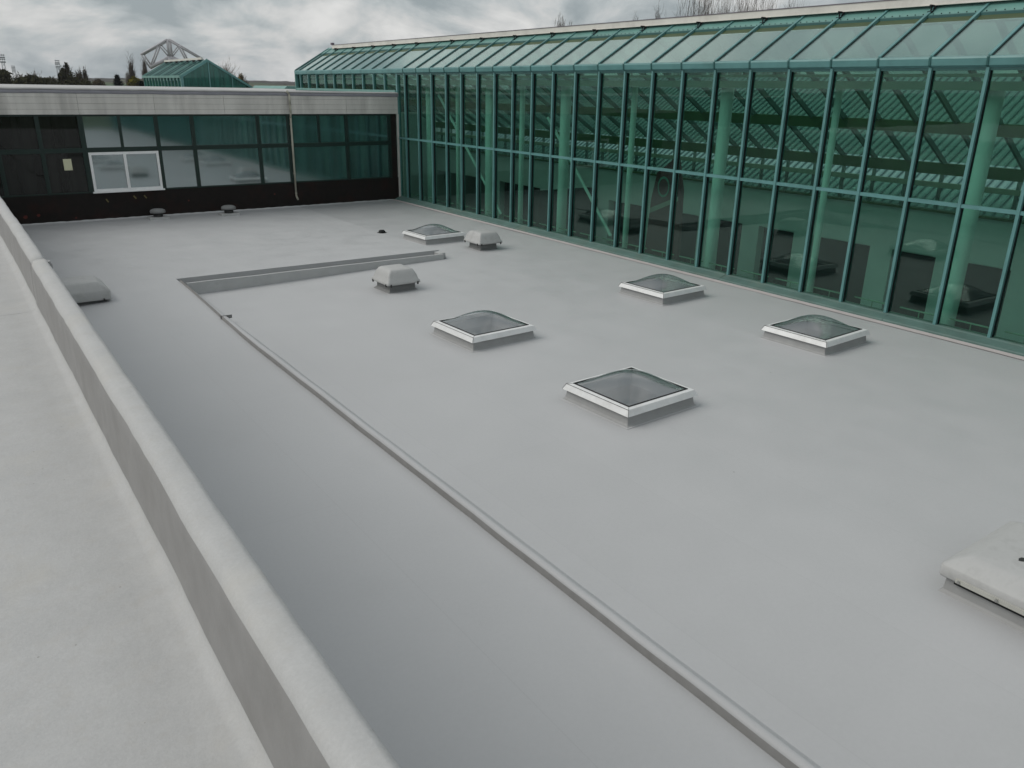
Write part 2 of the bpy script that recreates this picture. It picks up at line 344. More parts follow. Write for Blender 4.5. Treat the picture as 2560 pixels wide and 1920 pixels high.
for j in range(NR-1):
    for i in range(NA):
        k = (i+1) % NA; f.append((j*NA+i, j*NA+k, (j+1)*NA+k, (j+1)*NA+i))
tag(add('hills', fixn(mesh('hills', v, f, 'hills'))), kind='structure')

# ------------------------------------------------------------------ main flat roof (with falls) : skylight openings cut out
SKY = [(-7.45, 0.485), (-7.435, 4.325), (-2.47, 0.905), (-2.39, 4.835), (-3.33, 13.25)]
HALF = 0.66
def front_h(x, y):
    d = max(0.0, 1-abs(x+11)/7.0) * max(0.0, 1-abs(10.6-y)/4.5)
    return -0.13*d*d*(3-2*d) + 0.008*nz(x*0.35, y*0.35)
def rear_h(x, y):
    if y > 11: d = max(0.0, 1-(y-11)/6.5)
    else: d = max(0.0, 1-(11-y)/5.5)
    e_ = 1.0 if x > -11.2 else max(0.25, 1-(-11.2-x)/3.4)
    return 0.17*d*d*(3-2*d)*e_ + 0.008*nz(x*0.35, y*0.35)
def lin(a, b, n): return [a+(b-a)*i/n for i in range(n+1)]
xs = sorted(set([round(q, 3) for q in lin(-11.03, -0.2, 36)+[sx_+s*0.5 for sx_, _ in SKY for s in (-1, 1)]+[-4.45]]))
ys = sorted(set([round(q, 3) for q in lin(-40, -9, 12)+lin(-9, 21.7, 90)+[sy_+s*0.5 for _, sy_ in SKY for s in (-1, 1)]+[10.66]]))
b = MB(); idx = {}
def vid(x, y, z):
    k = (x, y)
    if k not in idx: idx[k] = len(b.v); b.v.append((x, y, z))
    return idx[k]
for i in range(len(xs)-1):
    for j in range(len(ys)-1):
        x0, x1, y0, y1 = xs[i], xs[i+1], ys[j], ys[j+1]; mxx, myy = (x0+x1)/2, (y0+y1)/2
        if myy > 10.66 and mxx < -4.45: continue
        if any(abs(mxx-q[0]) < 0.5 and abs(myy-q[1]) < 0.5 for q in SKY): continue
        b.f.append(tuple(vid(x, y, front_h(x, y)) for x, y in ((x0, y0), (x1, y0), (x1, y1), (x0, y1)))); b.mi.append(0)
tag(b.obj('flat_roof', ['roof'], smooth=True), kind='structure')
# rear / left area: gently raised towards the expansion joint, with a skirt at its edges
b = MB()
def sheet(xs, ys, skirt):
    n = len(b.v); W = len(ys)
    for x in xs:
        for y in ys: b.v.append((x, y, rear_h(x, y)+0.002))
    for i in range(len(xs)-1):
        for j in range(len(ys)-1): b.f.append((n+i*W+j, n+(i+1)*W+j, n+(i+1)*W+j+1, n+i*W+j+1)); b.mi.append(0)
    for edge in skirt:
        pts = [(i*W, ) for i in range(len(xs))] if edge == 'y0' else [((len(xs)-1)*W+j,) for j in range(len(ys))]
        m0 = len(b.v); ids = [n+q[0] for q in pts]
        for q in ids: b.v.append((b.v[q][0], b.v[q][1], -0.2))
        for k in range(len(ids)-1): b.f.append((ids[k], ids[k+1], m0+k+1, m0+k)); b.mi.append(0)
sheet(lin(-11.12, -4.45, 24), lin(11.02, 21.7, 36), ['y0', 'x1'])
sheet(lin(-14.4, -11.12, 12), lin(-40, -9, 12)[:-1]+lin(-9, 21.7, 84), ['x1'])
tag(b.obj('flat_roof_rear', ['roof'], fix=False), kind='structure')

# expansion joint kerb (L shape)
L = empty('expansion_joint_kerb', (-11.05, 10.6, 0), 'low L-shaped grey upstand kerb crossing the flat roof beside the skylights', 'kerb')
b = MB()
for i in range(30):
    x0 = -11.0+6.45*i/30; x1 = -11.0+6.45*(i+1)/30
    w0, w1 = (0.006*nz(x0*2, 5), 0.006*nz(x1*2, 5)); z0, z1 = 0.135+0.012*nz(x0, 9), 0.135+0.012*nz(x1, 9)
    for (pa, pb) in (((10.60, -0.22), (10.62, None)), ((10.62, None), (10.69, None)), ((10.69, None), (10.70, -0.2))):
        za0 = z0 if pa[1] is None else pa[1]; zb0 = z0 if pb[1] is None else pb[1]
        za1 = z1 if pa[1] is None else pa[1]; zb1 = z1 if pb[1] is None else pb[1]
        b.quad((x0, pa[0]+w0, za0), (x1, pa[0]+w1, za1), (x1, pb[0]+w1, zb1), (x0, pb[0]+w0, zb0))
b.quad((-4.55, 10.60, -0.05), (-4.55, 10.70, -0.05), (-4.55, 10.69, 0.135), (-4.55, 10.62, 0.135))
b.obj('cross_kerb', ['kerbwhite'], L, smooth=False)
b = MB(); b.prism([(-4.62, 0), (-4.62, 0.135), (-4.45, 0.15), (-4.43, 0)], 10.71, 11.05); b.obj('end_stop', ['kerbwhite'], L)
b = MB(); b.box(-11.0, -4.62, 10.70, 11.02, -0.2, -0.04); b.obj('joint_slot', ['ventkerb'], L)
def yrun(y0, y1, dz, dw, nm):
    b = MB(); n = max(2, int((y1-y0)/0.3)); prof = [(-11.125-dw, -0.04), (-11.110-dw, 0.060), (-11.096, 0.082), (-11.065, 0.088), (-11.03, 0.074), (-11.00+dw, 0.036), (-10.968+dw, 0.008), (-10.93+dw, -0.012)]; W = len(prof)
    for i in range(n+1):
        y = y0+(y1-y0)*i/n
        for pt in prof:
            sag = front_h(-10.9, y) if pt[0] > -11.0+dw else (rear_h(-11.2, y) if pt[0] < -11.1 else max(0, rear_h(-11.2, y)*0.3))
            b.v.append((pt[0]+0.008*nz(y*1.5, 2)+0.004*nz(y*5, pt[0]*9), y, pt[1]+dz+0.006*nz(y*1.1, 4)+0.003*nz(y*4, pt[0]*20)+sag))
    for i in range(n):
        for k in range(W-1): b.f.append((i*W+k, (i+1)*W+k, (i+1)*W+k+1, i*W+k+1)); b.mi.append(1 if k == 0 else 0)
    for i in (0, n): b.f.append(tuple(i*W+k for k in range(W))); b.mi.append(1)
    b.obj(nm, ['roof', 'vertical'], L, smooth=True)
yrun(-40, 7.66, 0.012, 0.006, 'long_kerb'); yrun(7.60, 10.70, 0.0, 0.0, 'long_kerb')
box('lap_joint', -11.14, -10.93, 7.655, 7.672, 0.06, 0.124, 'ventkerb', L)

# ------------------------------------------------------------------ raised roof at the left + its kerb and side wall
b = MB(); n = 40
for i in range(n):
    for j in range(60):
        xa = -14.82-(34*(i/n)**2.2); xb = -14.82-(34*((i+1)/n)**2.2); ya = -40+62*j/60; yb = -40+62*(j+1)/60
        if i: b.quad((xb, ya, 2.37), (xa, ya, 2.37), (xa, yb, 2.37), (xb, yb, 2.37))
        else: b.quad((xb, ya, 2.37), (xa, ya, 2.37), (xa, yb, 2.37), (xb, yb, 2.37))
tag(b.obj('raised_roof', ['raised']), kind='structure')
PK = empty('edge_kerb', (-14.45, 0, 2.44), 'long pale kerb along the edge of the raised roof in the foreground', 'kerb')
def pkerb(y0, y1, g_, nm, step=0.12):
    prof = [(-14.82, 2.3702), (-14.69, 2.3705), (-14.60, 2.374), (-14.556, 2.392), (-14.538, 2.435), (-14.528, 2.70), (-14.520, 2.757), (-14.505, 2.787), (-14.480, 2.799), (-14.440, 2.802), (-14.418, 2.794), (-14.411, 2.775), (-14.410, 2.70), (-14.410, 2.40)]
    cxm = -14.465; b = MB(); n = int((y1-y0)/step); W = len(prof)
    for i in range(n+1):
        y = y0+(y1-y0)*i/n
        for k, (px, pz) in enumerate(prof):
            gx_ = g_*(1 if px > cxm else -1)*(0 if pz < 2.42 else 1); gz = g_ if pz > 2.6 else 0
            wob = 0.005*nz(y*2.3, k*0.9, 1)+0.003*nz(y*7, k*0.7, 3)+0.004*nz(y*0.7, 11)
            b.v.append((px+(0, 0.4, 1)[min(k, 2)]*0.0055*min(8, y+6)+gx_+(wob if 2 < k < W-1 else 0.0), y, pz+gz+(0.6*wob if 4 < k < W-2 else 0)))
    for i in range(n):
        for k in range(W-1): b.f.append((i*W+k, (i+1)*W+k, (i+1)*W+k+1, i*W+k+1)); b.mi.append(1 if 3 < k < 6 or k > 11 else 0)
    for i in (0, n): b.f.append(tuple(i*W+k for k in range(4, W))); b.mi.append(0)
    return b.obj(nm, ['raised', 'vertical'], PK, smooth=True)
pkerb(-14, 0.42, 0.006, 'kerb_section'); pkerb(0.424, 21.6, 0.0, 'kerb_section', 0.25)
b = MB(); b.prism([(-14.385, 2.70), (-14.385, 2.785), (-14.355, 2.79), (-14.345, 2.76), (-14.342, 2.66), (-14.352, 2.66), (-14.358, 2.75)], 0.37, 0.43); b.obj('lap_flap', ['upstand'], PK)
box('side_wall', -14.62, -14.40, -40, 21.6, -0.1, 2.368, 'wallrender', PK)

# ------------------------------------------------------------------ skylights
def dome_mesh():
    n = 20; hw = 0.565; v = []; f = []
    for i in range(n+1):
        for j in range(n+1):
            u = -1+2*i/n; t = -1+2*j/n
            z = 0.21*(max(0, 1-abs(u)**2.0)**0.95)*(max(0, 1-abs(t)**2.0)**0.95)
            v.append((u*hw, t*hw, z))
    for i in range(n):
        for j in range(n): a = i*(n+1)+j; f.append((a, a+n+1, a+n+2, a+1))
    return mesh('dome', v, f, 'dome', True)
DM = dome_mesh()
def ring(outer_b, outer_t, inner, z0, z1, mat, nm, lip=True):
    """mitred square frame with flared skirt; four sides"""
    v = []; f = []
    prof = [(outer_t-0.03, z0+0.01), (outer_b, z0), (outer_t, z1-0.006), (outer_t-0.008, z1), (inner, z1+0.004), (inner, z0+0.03)]
    for (h, z) in prof:
        for sx_, sy_ in ((-1, -1), (1, -1), (1, 1), (-1, 1)): v.append((sx_*h, sy_*h, z))
    for k in range(len(prof)-1):
        for i in range(4): j = (i+1) % 4; f.append((k*4+i, k*4+j, k*4+4+j, k*4+4+i))
    return fixn(mesh(nm, v, f, mat))
FR = ring(0.685, 0.645, 0.575, 0.155, 0.24, 'whitealu', 'frame')
def loft(name, rings, mat, cap_top=False, smooth=False):
    v = []; f = []; k = len(rings[0])
    for r_ in rings: v += r_
    for a in range(len(rings)-1):
        for i in range(k): j = (i+1) % k; f.append((a*k+i, a*k+j, a*k+k+j, a*k+k+i))
    if cap_top: f.append(tuple((len(rings)-1)*k+i for i in range(k)))
    return fixn(mesh(name, v, f, mat, smooth))
def sq(h, z, h2=None): h2 = h2 or h; return [(-h, -h2, z), (h, -h2, z), (h, h2, z), (-h, h2, z)]
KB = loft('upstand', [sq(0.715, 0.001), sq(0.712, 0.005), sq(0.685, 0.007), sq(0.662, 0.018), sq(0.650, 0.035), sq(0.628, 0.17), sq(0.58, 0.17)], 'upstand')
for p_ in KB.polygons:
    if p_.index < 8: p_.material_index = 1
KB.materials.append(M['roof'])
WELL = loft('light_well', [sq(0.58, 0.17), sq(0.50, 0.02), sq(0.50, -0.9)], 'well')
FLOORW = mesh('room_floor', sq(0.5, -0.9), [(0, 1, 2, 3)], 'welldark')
GK = loft('gasket', [sq(0.578, 0.242), sq(0.578, 0.252), sq(0.556, 0.252), sq(0.556, 0.240)], 'gasket')
SL = ['square domed skylight nearest the camera, with white frame',
      'square domed skylight in the middle, between the nearest skylight and the grey hood vent',
      'square domed skylight close to the glass wall, farthest right of all the skylights',
      'square domed skylight by the glass wall with a bright glint on its dome',
      'farthest square domed skylight, beside a grey hood vent']
rng = random.Random(4)
for i, (x_, y_) in enumerate(SKY):
    t = empty('dome_skylight', (x_, y_, 0), SL[i], 'skylight', 'domed skylights on the flat roof')
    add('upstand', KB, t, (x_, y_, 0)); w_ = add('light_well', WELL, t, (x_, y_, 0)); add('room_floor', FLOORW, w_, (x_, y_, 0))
    fo = add('frame', FR, t, (x_, y_, 0)); add('gasket', GK, fo, (x_, y_, 0)); add('dome', DM, t, (x_, y_, 0.243))
    # dark mitre joints and corner plates
    for sx_, sy_ in ((-1, -1), (-1, 1)):
        b = MB(); b.tube((x_+sx_*0.579, y_+sy_*0.579, 0.2455), (x_+sx_*0.641, y_+sy_*0.641, 0.2425), 0.0025, 0.0025, 4); b.tube((x_+sx_*0.644, y_+sy_*0.644, 0.241), (x_+sx_*0.685, y_+sy_*0.685, 0.157), 0.003, 0.003, 4)
        b.obj('mitre_joint', ['clip'], fo)
    b = MB(); b.tube((x_-0.646, y_-0.645, 0.238), (x_-0.646, y_+0.645, 0.238), 0.0035, 0.0035, 4); b.obj('frame_groove', ['clip'], fo)
    t.rotation_euler = (0, 0, R(2.4)); t.scale = (1.03, 0.965, 1)

# ------------------------------------------------------------------ hood vents
def rrect(hx, hy, r, z, k=5):
    o = []
    for cx_, cy_, a0 in ((hx-r, hy-r, 0), (-hx+r, hy-r, 90), (-hx+r, -hy+r, 180), (hx-r, -hy+r, 270)):
        for i in range(k+1): a = R(a0+90*i/k); o.append((cx_+r*math.cos(a), cy_+r*math.sin(a), z))
    return o
def vent(loc, hx, hy, z0, ztop, kx, ky, label, kerb_mat='ventkerb', boxy=False, group='grey hood vents on the flat roof', clips=True, top=0.62):
    t = empty('hood_vent', (*loc, 0), label, 'vent', group)
    x_, y_ = loc; H = ztop-z0
    add('kerb', loft('kerb', [sq(kx+0.06, -0.03, ky+0.06), sq(kx+0.012, 0.014, ky+0.012), sq(kx, 0.03, ky), sq(kx-0.01, z0+0.03, ky-0.01)], kerb_mat), t, (x_, y_, 0))
    rings = [rrect(hx-0.03, hy-0.03, 0.03, z0+0.02), rrect(hx-0.004, hy-0.004, 0.035, z0), rrect(hx, hy, 0.04, z0+0.012), rrect(hx-0.006, hy-0.006, 0.045, z0+0.16*H), rrect(hx-0.028, hy-0.028, 0.055, z0+0.24*H)]
    if boxy: rings = rings[:3]+[rrect(hx, hy, 0.04, z0+0.48*H), rrect(hx-0.012, hy-0.012, 0.05, z0+0.54*H)]
    for s, zf in ((0.91, 0.70), (0.82, 0.86), (0.77, 0.94), (0.71, 0.985), (0.4, 1.0), (0.1, 1.01)) if boxy else ((0.86, 0.55), (0.76, 0.80), (0.70, 0.92), (top, 0.985), (top*0.6, 1.0), (0.1, 1.01)):
        rings.append(rrect(hx*s, hy*s, 0.06*s if s > 0.3 else 0.01, z0+zf*H))
    ho = add('hood', loft('hood', rings, 'hood', True, True), t, (x_, y_, 0))
    b = MB(); b.box(x_-hx+0.05, x_+hx-0.05, y_-hy+0.05, y_+hy-0.05, z0-0.012, z0+0.004); b.obj('shadow_gap_plate', ['clip'], t)
    if clips:
        for (ax, ay) in ((-1, -0.8), (-1, 0.75), (-0.8, -1), (0.8, -1)):
            cx_, cy_ = x_+ax*hx, y_+ay*hy; box('clip', cx_-0.014, cx_+0.014, cy_-0.014, cy_+0.014, z0-0.03, z0+0.03, 'clip', t)
    return t
vent((-7.06, 8.46), 0.41, 0.41, 0.155, 0.47, 0.315, 0.315, 'grey hood vent in front of the cross kerb, in the middle of the roof')
vent((-2.80, 11.42), 0.395, 0.42, 0.18, 0.48, 0.27, 0.29, 'grey hood vent standing beside the farthest domed skylight')
vent((-13.30, 10.45), 0.71, 0.47, 0.14, 0.50, 0.58, 0.36, 'low grey hood vent half hidden behind the edge kerb at left', boxy=True, top=0.66)
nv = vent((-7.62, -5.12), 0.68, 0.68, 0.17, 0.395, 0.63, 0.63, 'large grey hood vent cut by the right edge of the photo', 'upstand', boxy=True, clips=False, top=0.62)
b = MB(); b.box(-8.315, -8.295, -5.62, -4.60, 0.175, 0.215); st = b.obj('clamp_strip', ['alu'], nv)
for yy in (-4.63, -4.95, -5.3):
    b = MB(); b.tube((-8.315, yy, 0.195), (-8.332, yy, 0.195), 0.013, 0.013, 10); b.obj('bolt', ['steelbolt'], st)
b = MB(); b.box(-8.28, -8.24, -5.62, -4.58, 0.135, 0.172); b.obj('rubber_seal', ['gasket'], nv)
b = MB()
for k in range(7): a = k/7*6.28; b.v.append((-7.83+0.045*math.cos(a)*(1+0.4*math.sin(3*k)), -4.90+0.03*math.sin(a), 0.398)); 
b.f.append(tuple(range(7))); b.mi.append(0); b.obj('dirt_scab', ['clip'], nv)

def mushroom(x_, y_, label):
    t = empty('mushroom_vent', (x_, y_, 0), label, 'vent', 'small mushroom vents by the rear wall'); k = 20
    def circ(r_, z): return [(r_*math.cos(6.28318*i/k), r_*math.sin(6.28318*i/k), z) for i in range(k)]
    add('base_tray', loft('base_tray', [sq(0.31, 0.0, 0.22), sq(0.30, 0.075, 0.21), sq(0.27, 0.085, 0.18)], 'hood', True), t, (x_, y_, rear_h(x_, y_)))
    add('stem', loft('stem', [circ(0.15, 0.08), circ(0.15, 0.24)], 'clip', True, True), t, (x_, y_, 0))
    add('cap', loft('cap', [circ(0.16, 0.205), circ(0.235, 0.21), circ(0.245, 0.25), circ(0.225, 0.30), circ(0.16, 0.33), circ(0.05, 0.34)], 'ventkerb', True, True), t, (x_, y_, 0))
mushroom(-7.06, 20.75, 'small pale mushroom vent near the rear wall, right one of two')
mushroom(-9.28, 21.0, 'small pale mushroom vent near the rear wall, left one of two under the white window')

# roof drain: little black lump
t = empty('roof_drain', (-4.13, 15.05, 0), 'small black drain cap lying on the roof left of the farthest skylight', 'drain')
kk = 10; circ = lambda r_, z, s=1.0: [(r_*math.cos(6.2832*i/kk), s*r_*math.sin(6.2832*i/kk), z) for i in range(kk)]
add('cap', loft('cap', [circ(0.10, 0.01), circ(0.105, 0.05), circ(0.07, 0.085), circ(0.02, 0.09)], 'gasket', True, True), t, (-4.13, 15.05, 0))
add('flange', loft('flange', [circ(0.15, 0.004), circ(0.14, 0.014), circ(0.09, 0.016)], 'clip', True), t, (-4.13, 15.05, 0))

# ------------------------------------------------------------------ rear building with window band
YB = 21.68
BB = empty('window_band_building', (-7, YB, 0), 'low building across the rear with dark ribbon windows and weathered board fascia', 'building')
box('plinth', -16, -0.03, YB, YB+0.3, -0.3, 0.86, 'plinth', BB)
box('core', -30, -0.12, YB+0.35, 33, -0.3, 3.9, 'black', BB)
V = [-14.5, -13.35, -12.21, -11.03, -8.82, -7.69, -5.48, -4.38, -2.16, -0.40]
Wd = {-11.03: 0.15}
for x_ in V: h = Wd.get(x_, 0.115)/2; box('mullion', x_-h, x_+h, YB-0.02, YB+0.08, 0.86, 3.25, 'darkframe', BB)
for a, c in zip(V[:-1], V[1:]):
    box('transom', a+0.058, c-0.058, YB-0.012, YB+0.07, 2.11, 2.25, 'darkframe', BB)
    box('bottom_rail', a+0.058, c-0.058, YB-0.015, YB+0.07, 0.86, 0.905, 'darkframe', BB)
    box('top_rail', a+0.058, c-0.058, YB-0.015, YB+0.07, 3.19, 3.25, 'darkframe', BB)
for x_ in (-9.92, -3.25): box('glazing_bar', x_-0.04, x_+0.04, YB-0.015, YB+0.07, 2.25, 3.19, 'darkframe', BB)
def pane(x0, x1, z0, z1, mat):
    tilt = rng.uniform(-0.006, 0.006); o = box('pane', x0, x1, YB+0.03, YB+0.042, z0, z1, mat, BB); o.rotation_euler = (rng.uniform(-0.002, 0.002), 0, tilt*0.3); return o
for a, c in zip(V[:-1], V[1:]):
    mat = 'darkpane' if c <= -11 else ('bluemirror' if c < -4 else 'greenmirror')
    mid = [q for q in (-9.92, -3.25) if a < q < c]
    xs_ = [a+0.055]+[q for m_ in mid for q in (m_-0.04, m_+0.04)]+[c-0.055]
    for k in range(0, len(xs_), 2): pane(xs_[k], xs_[k+1], 2.25, 3.19, mat)
    if a == -11.03: continue
    pane(a+0.055, c-0.055, 0.905, 2.11, mat)
box('end_panel', -0.34, -0.10, YB-0.01, YB+0.05, 0.86, 3.25, 'plinth', BB)
# white plastic window set in the band
wf = MB()
for (x0, x1, z0, z1) in ((-10.955, -8.878, 0.90, 0.975), (-10.955, -8.878, 2.03, 2.108), (-10.955, -10.88, 0.975, 2.03), (-8.953, -8.878, 0.975, 2.03), (-9.955, -9.87, 0.975, 2.03)): wf.box(x0, x1, YB-0.045, YB+0.05, z0, z1)
wo = wf.obj('white_window', ['upvc'], BB); wo['label'] = 'white plastic window with two panes'
for x0, x1 in ((-10.88, -9.955), (-9.87, -8.953)): box('pane', x0, x1, YB+0.005, YB+0.02, 0.975, 2.03, 'bluemirror', wo)
box('window_sill', -11.0, -8.83, YB-0.09, YB, 0.855, 0.90, 'upvc', wo)
tag(box('notice_sheet', -11.69, -11.46, YB-0.004, YB+0.026, 1.59, 1.93, 'paper', BB), 'cream paper sheet stuck inside the dark window')
for x_, z_, r_ in ((-10.62, 0.60, 0.5), (-9.78, 0.66, 0.6), (-9.46, 0.66, 0.6)):
    o = box('painted_mark', x_-0.022, x_+0.022, YB-0.006, YB+0.004, z_-0.06, z_+0.06, 'marks_y', BB); o.rotation_euler = (0, -r_, 0)
for x_, z_, s in ((-12.62, 0.27, 0.05), (-12.98, 0.24, 0.06), (-11.6, 0.12, 0.03), (-8.1, 0.45, 0.03), (-5.1, 0.5, 0.03)):
    b = MB(); b.v = [(x_+s*math.cos(a_*1.05)*(1+0.3*math.sin(a_*2.3)), YB-0.005, z_+s*math.sin(a_*1.05)) for a_ in range(6)]; b.f = [tuple(range(6))]; b.mi = [0]; b.obj('painted_mark', ['marks_r'], BB)
# fascia boards
rows = [(3.245, 3.395), (3.399, 3.565), (3.569, 3.745), (3.749, 3.862)]
cuts = [-15.45, -13.24, -11.03, -8.82, -6.60, -4.38, -2.16, -0.03]
box('fascia_backing', -15.4, -0.04, YB-0.045, YB+0.2, 3.25, 3.95, 'black', BB)
for k, (z0, z1) in enumerate(rows):
    for a, c in zip(cuts[:-1], cuts[1:]):
        o = box('fascia_board', a+0.003, c-0.003, YB-0.075-0.004*rng.random(), YB-0.045, z0, z1, 'fascia', BB, 0.004)
def wavy(prof, x0, x1, step, mat, nm, amp, axis_noise=1.3):
    b = MB(); n = int((x1-x0)/step); W = len(prof)
    for i in range(n+1):
        x_ = x0+(x1-x0)*i/n
        for k, (py, pz) in enumerate(prof): b.v.append((x_, py+amp*0.5*nz(x_*axis_noise, k, 2), pz+amp*nz(x_*axis_noise, 0.35*k)))
    for i in range(n):
        for k in range(W-1): b.f.append((i*W+k, (i+1)*W+k, (i+1)*W+k+1, i*W+k+1)); b.mi.append(0)
    return b.obj(nm, [mat], BB, smooth=True)
wavy([(YB-0.06, 3.85), (YB-0.095, 3.862), (YB-0.10, 3.90), (YB-0.10, 3.955), (YB-0.03, 3.965)], -15.5, -0.02, 0.2, 'flash', 'flashing_strip', 0.012)
wavy([(YB-0.09, 3.955), (YB-0.115, 3.968), (YB-0.115, 3.985), (YB-0.08, 4.012), (YB+0.1, 4.025), (YB+0.22, 4.02), (YB+0.3, 3.98)], -15.5, -0.02, 0.12, 'coping', 'coping_roll', 0.014)
b = MB(); b.quad((-30, YB+0.25, 3.99), (-0.13, YB+0.25, 3.99), (-0.13, 33, 3.99), (-30, 33, 3.99)); b.quad((-30, 33, 3.99), (4.4, 33, 3.99), (4.4, 52, 3.99), (-30, 52, 3.99)); b.obj('roof_sheet', ['raised'], BB)
b = MB(); b.box(-30, 4.4, 33.01, 52, -4, 3.98); b.obj('rear_block', ['wallrender'], BB)
# scalloped membrane flashing at the foot of the plinth
b = MB(); n = 150
for i in range(n):
    x0 = -14.3+14.0*i/n; x1 = -14.3+14.0*(i+1)/n; xm = (x0+x1)/2
    hL = lambda q: rear_h(q, YB)+0.03+0.012*abs(math.sin(q*9))+0.01*nz(q*2, 3)
    b.quad((x0, YB-0.05, rear_h(x0, YB)-0.01), (x1, YB-0.05, rear_h(x1, YB)-0.01), (x1, YB-0.006, hL(x1)), (x0, YB-0.006, hL(x0)))
b.obj('foot_flashing', ['roof'], BB)
# rain pipe down fascia and wall
b = MB(); pts = [(-4.40, YB-0.12, 4.03), (-4.33, YB-0.14, 3.90), (-4.315, YB-0.115, 3.55), (-4.31, YB-0.11, 3.30), (-4.31, YB-0.06, 3.12), (-4.315, YB-0.05, 0.45), (-4.31, YB-0.06, 0.38), (-4.28, YB-0.12, 0.26)]
for p, q in zip(pts[:-1], pts[1:]): b.tube(p, q, 0.034, 0.034, 10)
dp = b.obj('rain_pipe', ['cream'], BB, smooth=True)
for z_ in (2.9, 2.2, 1.2, 0.5): b = MB(); b.tube((-4.315, YB-0.05, z_-0.02), (-4.315, YB-0.05, z_+0.02), 0.043, 0.043, 10); b.obj('pipe_clip', ['cream'], dp)
box('corner_trim', -0.085, -0.035, YB-0.10, YB-0.02, 0.02, 3.24, 'fascia', BB)

# ------------------------------------------------------------------ glass hall
EX, EZ = -0.08, 4.85; RX, RZ = 1.70, 5.89; SLP = (RZ-EZ)/(RX-EX)
GH = empty('glass_hall', (0, 10, 0), 'long green glazed hall with pitched glass roof along the right side of the roof', 'glass building')
Y0, Y1 = -7, 21
def slope_box(nm, xa, xb, yc, wy, off0, off1, mat, parent, side=1, mats=None):
    """bar on the near (side=1) or far roof slope, between x=xa..xb, from off0 to off1 above the plane"""
    def zt(x_): return EZ+(x_-EX)*SLP if side == 1 else RZ-(x_-RX)*0.61
    b = MB(); v = []
    for y in (yc-wy/2, yc+wy/2): v += [(xa, y, zt(xa)+off0), (xb, y, zt(xb)+off0), (xb, y, zt(xb)+off1), (xa, y, zt(xa)+off1)]
    return v, [(0, 1, 2, 3), (7, 6, 5, 4), (0, 4, 5, 1), (1, 5, 6, 2), (2, 6, 7, 3), (3, 7, 4, 0)]
_sc = {}
def slope(nm, xa, xb, yc, wy, o0, o1, mat, parent, side=1):
    k = (nm, xa, xb, round(wy, 3), o0, o1, mat, side)
    if k not in _sc:
        v, f = slope_box(nm, xa, xb, 0, wy, o0, o1, mat, None, side); _sc[k] = fixn(mesh(nm, v, f, mat))
    return add(nm, _sc[k], parent, (0, yc, 0))
# mullion with a pale face and dark gasket line
def mullion_mesh(z0, z1):
    b = MB(); b.box(-0.065, 0.09, -0.027, 0.027, z0, z1, 0); b.box(-0.004, 0.06, -0.036, -0.0272, z0, z1, 1); b.box(-0.004, 0.06, 0.0272, 0.036, z0, z1, 1)
    return b.mesh('mullion', ['teal', 'gasket'])
MM = mullion_mesh(0.15, 4.69)
for i in range(Y0, Y1+1): add('mullion', MM, GH, (0, i, 0))
bays = [(i, i+1) for i in range(Y0, Y1)]+[(21, 21.62)]
for (a, c) in bays:
    box('transom', -0.05, 0.06, a+0.028, c-0.028, 2.335, 2.40, 'teal', GH)
    box('top_rail', -0.045, 0.06, a+0.028, c-0.028, 4.64, 4.69, 'tealdk', GH)
    for z0, z1 in ((0.15, 2.335), (2.40, 4.64)):
        o = box('pane', 0.02, 0.032, a+0.03, c-0.03, z0, z1, 'wallglass', GH); o.rotation_euler = (0, rng.uniform(-0.0015, 0.0015), rng.uniform(-0.0025, 0.0025))
box('end_post', -0.05, 0.09, 21.60, 21.70, 0.1, 4.69, 'teal', GH)
# sill flashing in lengths
for k, (a, c) in enumerate(((-8, -3.1), (-3.1, 0.9), (0.9, 5.05), (5.05, 9.2), (9.2, 13.4), (13.4, 17.5), (17.5, 21.6))):
    b = MB(); dz = 0.004*(k % 2)
    b.prism([(0.05, 0.155), (-0.055, 0.152+dz), (-0.075, 0.135+dz), (-0.27, 0.075+dz), (-0.285, 0.055+dz), (-0.29, -0.02), (0.05, -0.02)], a+0.004, c-0.004)
    b.obj('sill_flashing', ['sill'], GH)
b = MB(); n = 120
for i in range(n):
    ya = -8+29.6*i/n; yb = -8+29.6*(i+1)/n; wv = lambda q: -0.40+0.022*nz(q*1.4, 6)+0.012*nz(q*5, 2)
    b.quad((wv(ya), ya, 0.011), (-0.28, ya, 0.035), (-0.28, yb, 0.035), (wv(yb), yb, 0.011))
M['pinkstrip'] = pm('primer_strip', (0.50, 0.46, 0.455), 0.6, 0.35, 0.06, 4); b.obj('membrane_strip', ['pinkstrip'], GH)
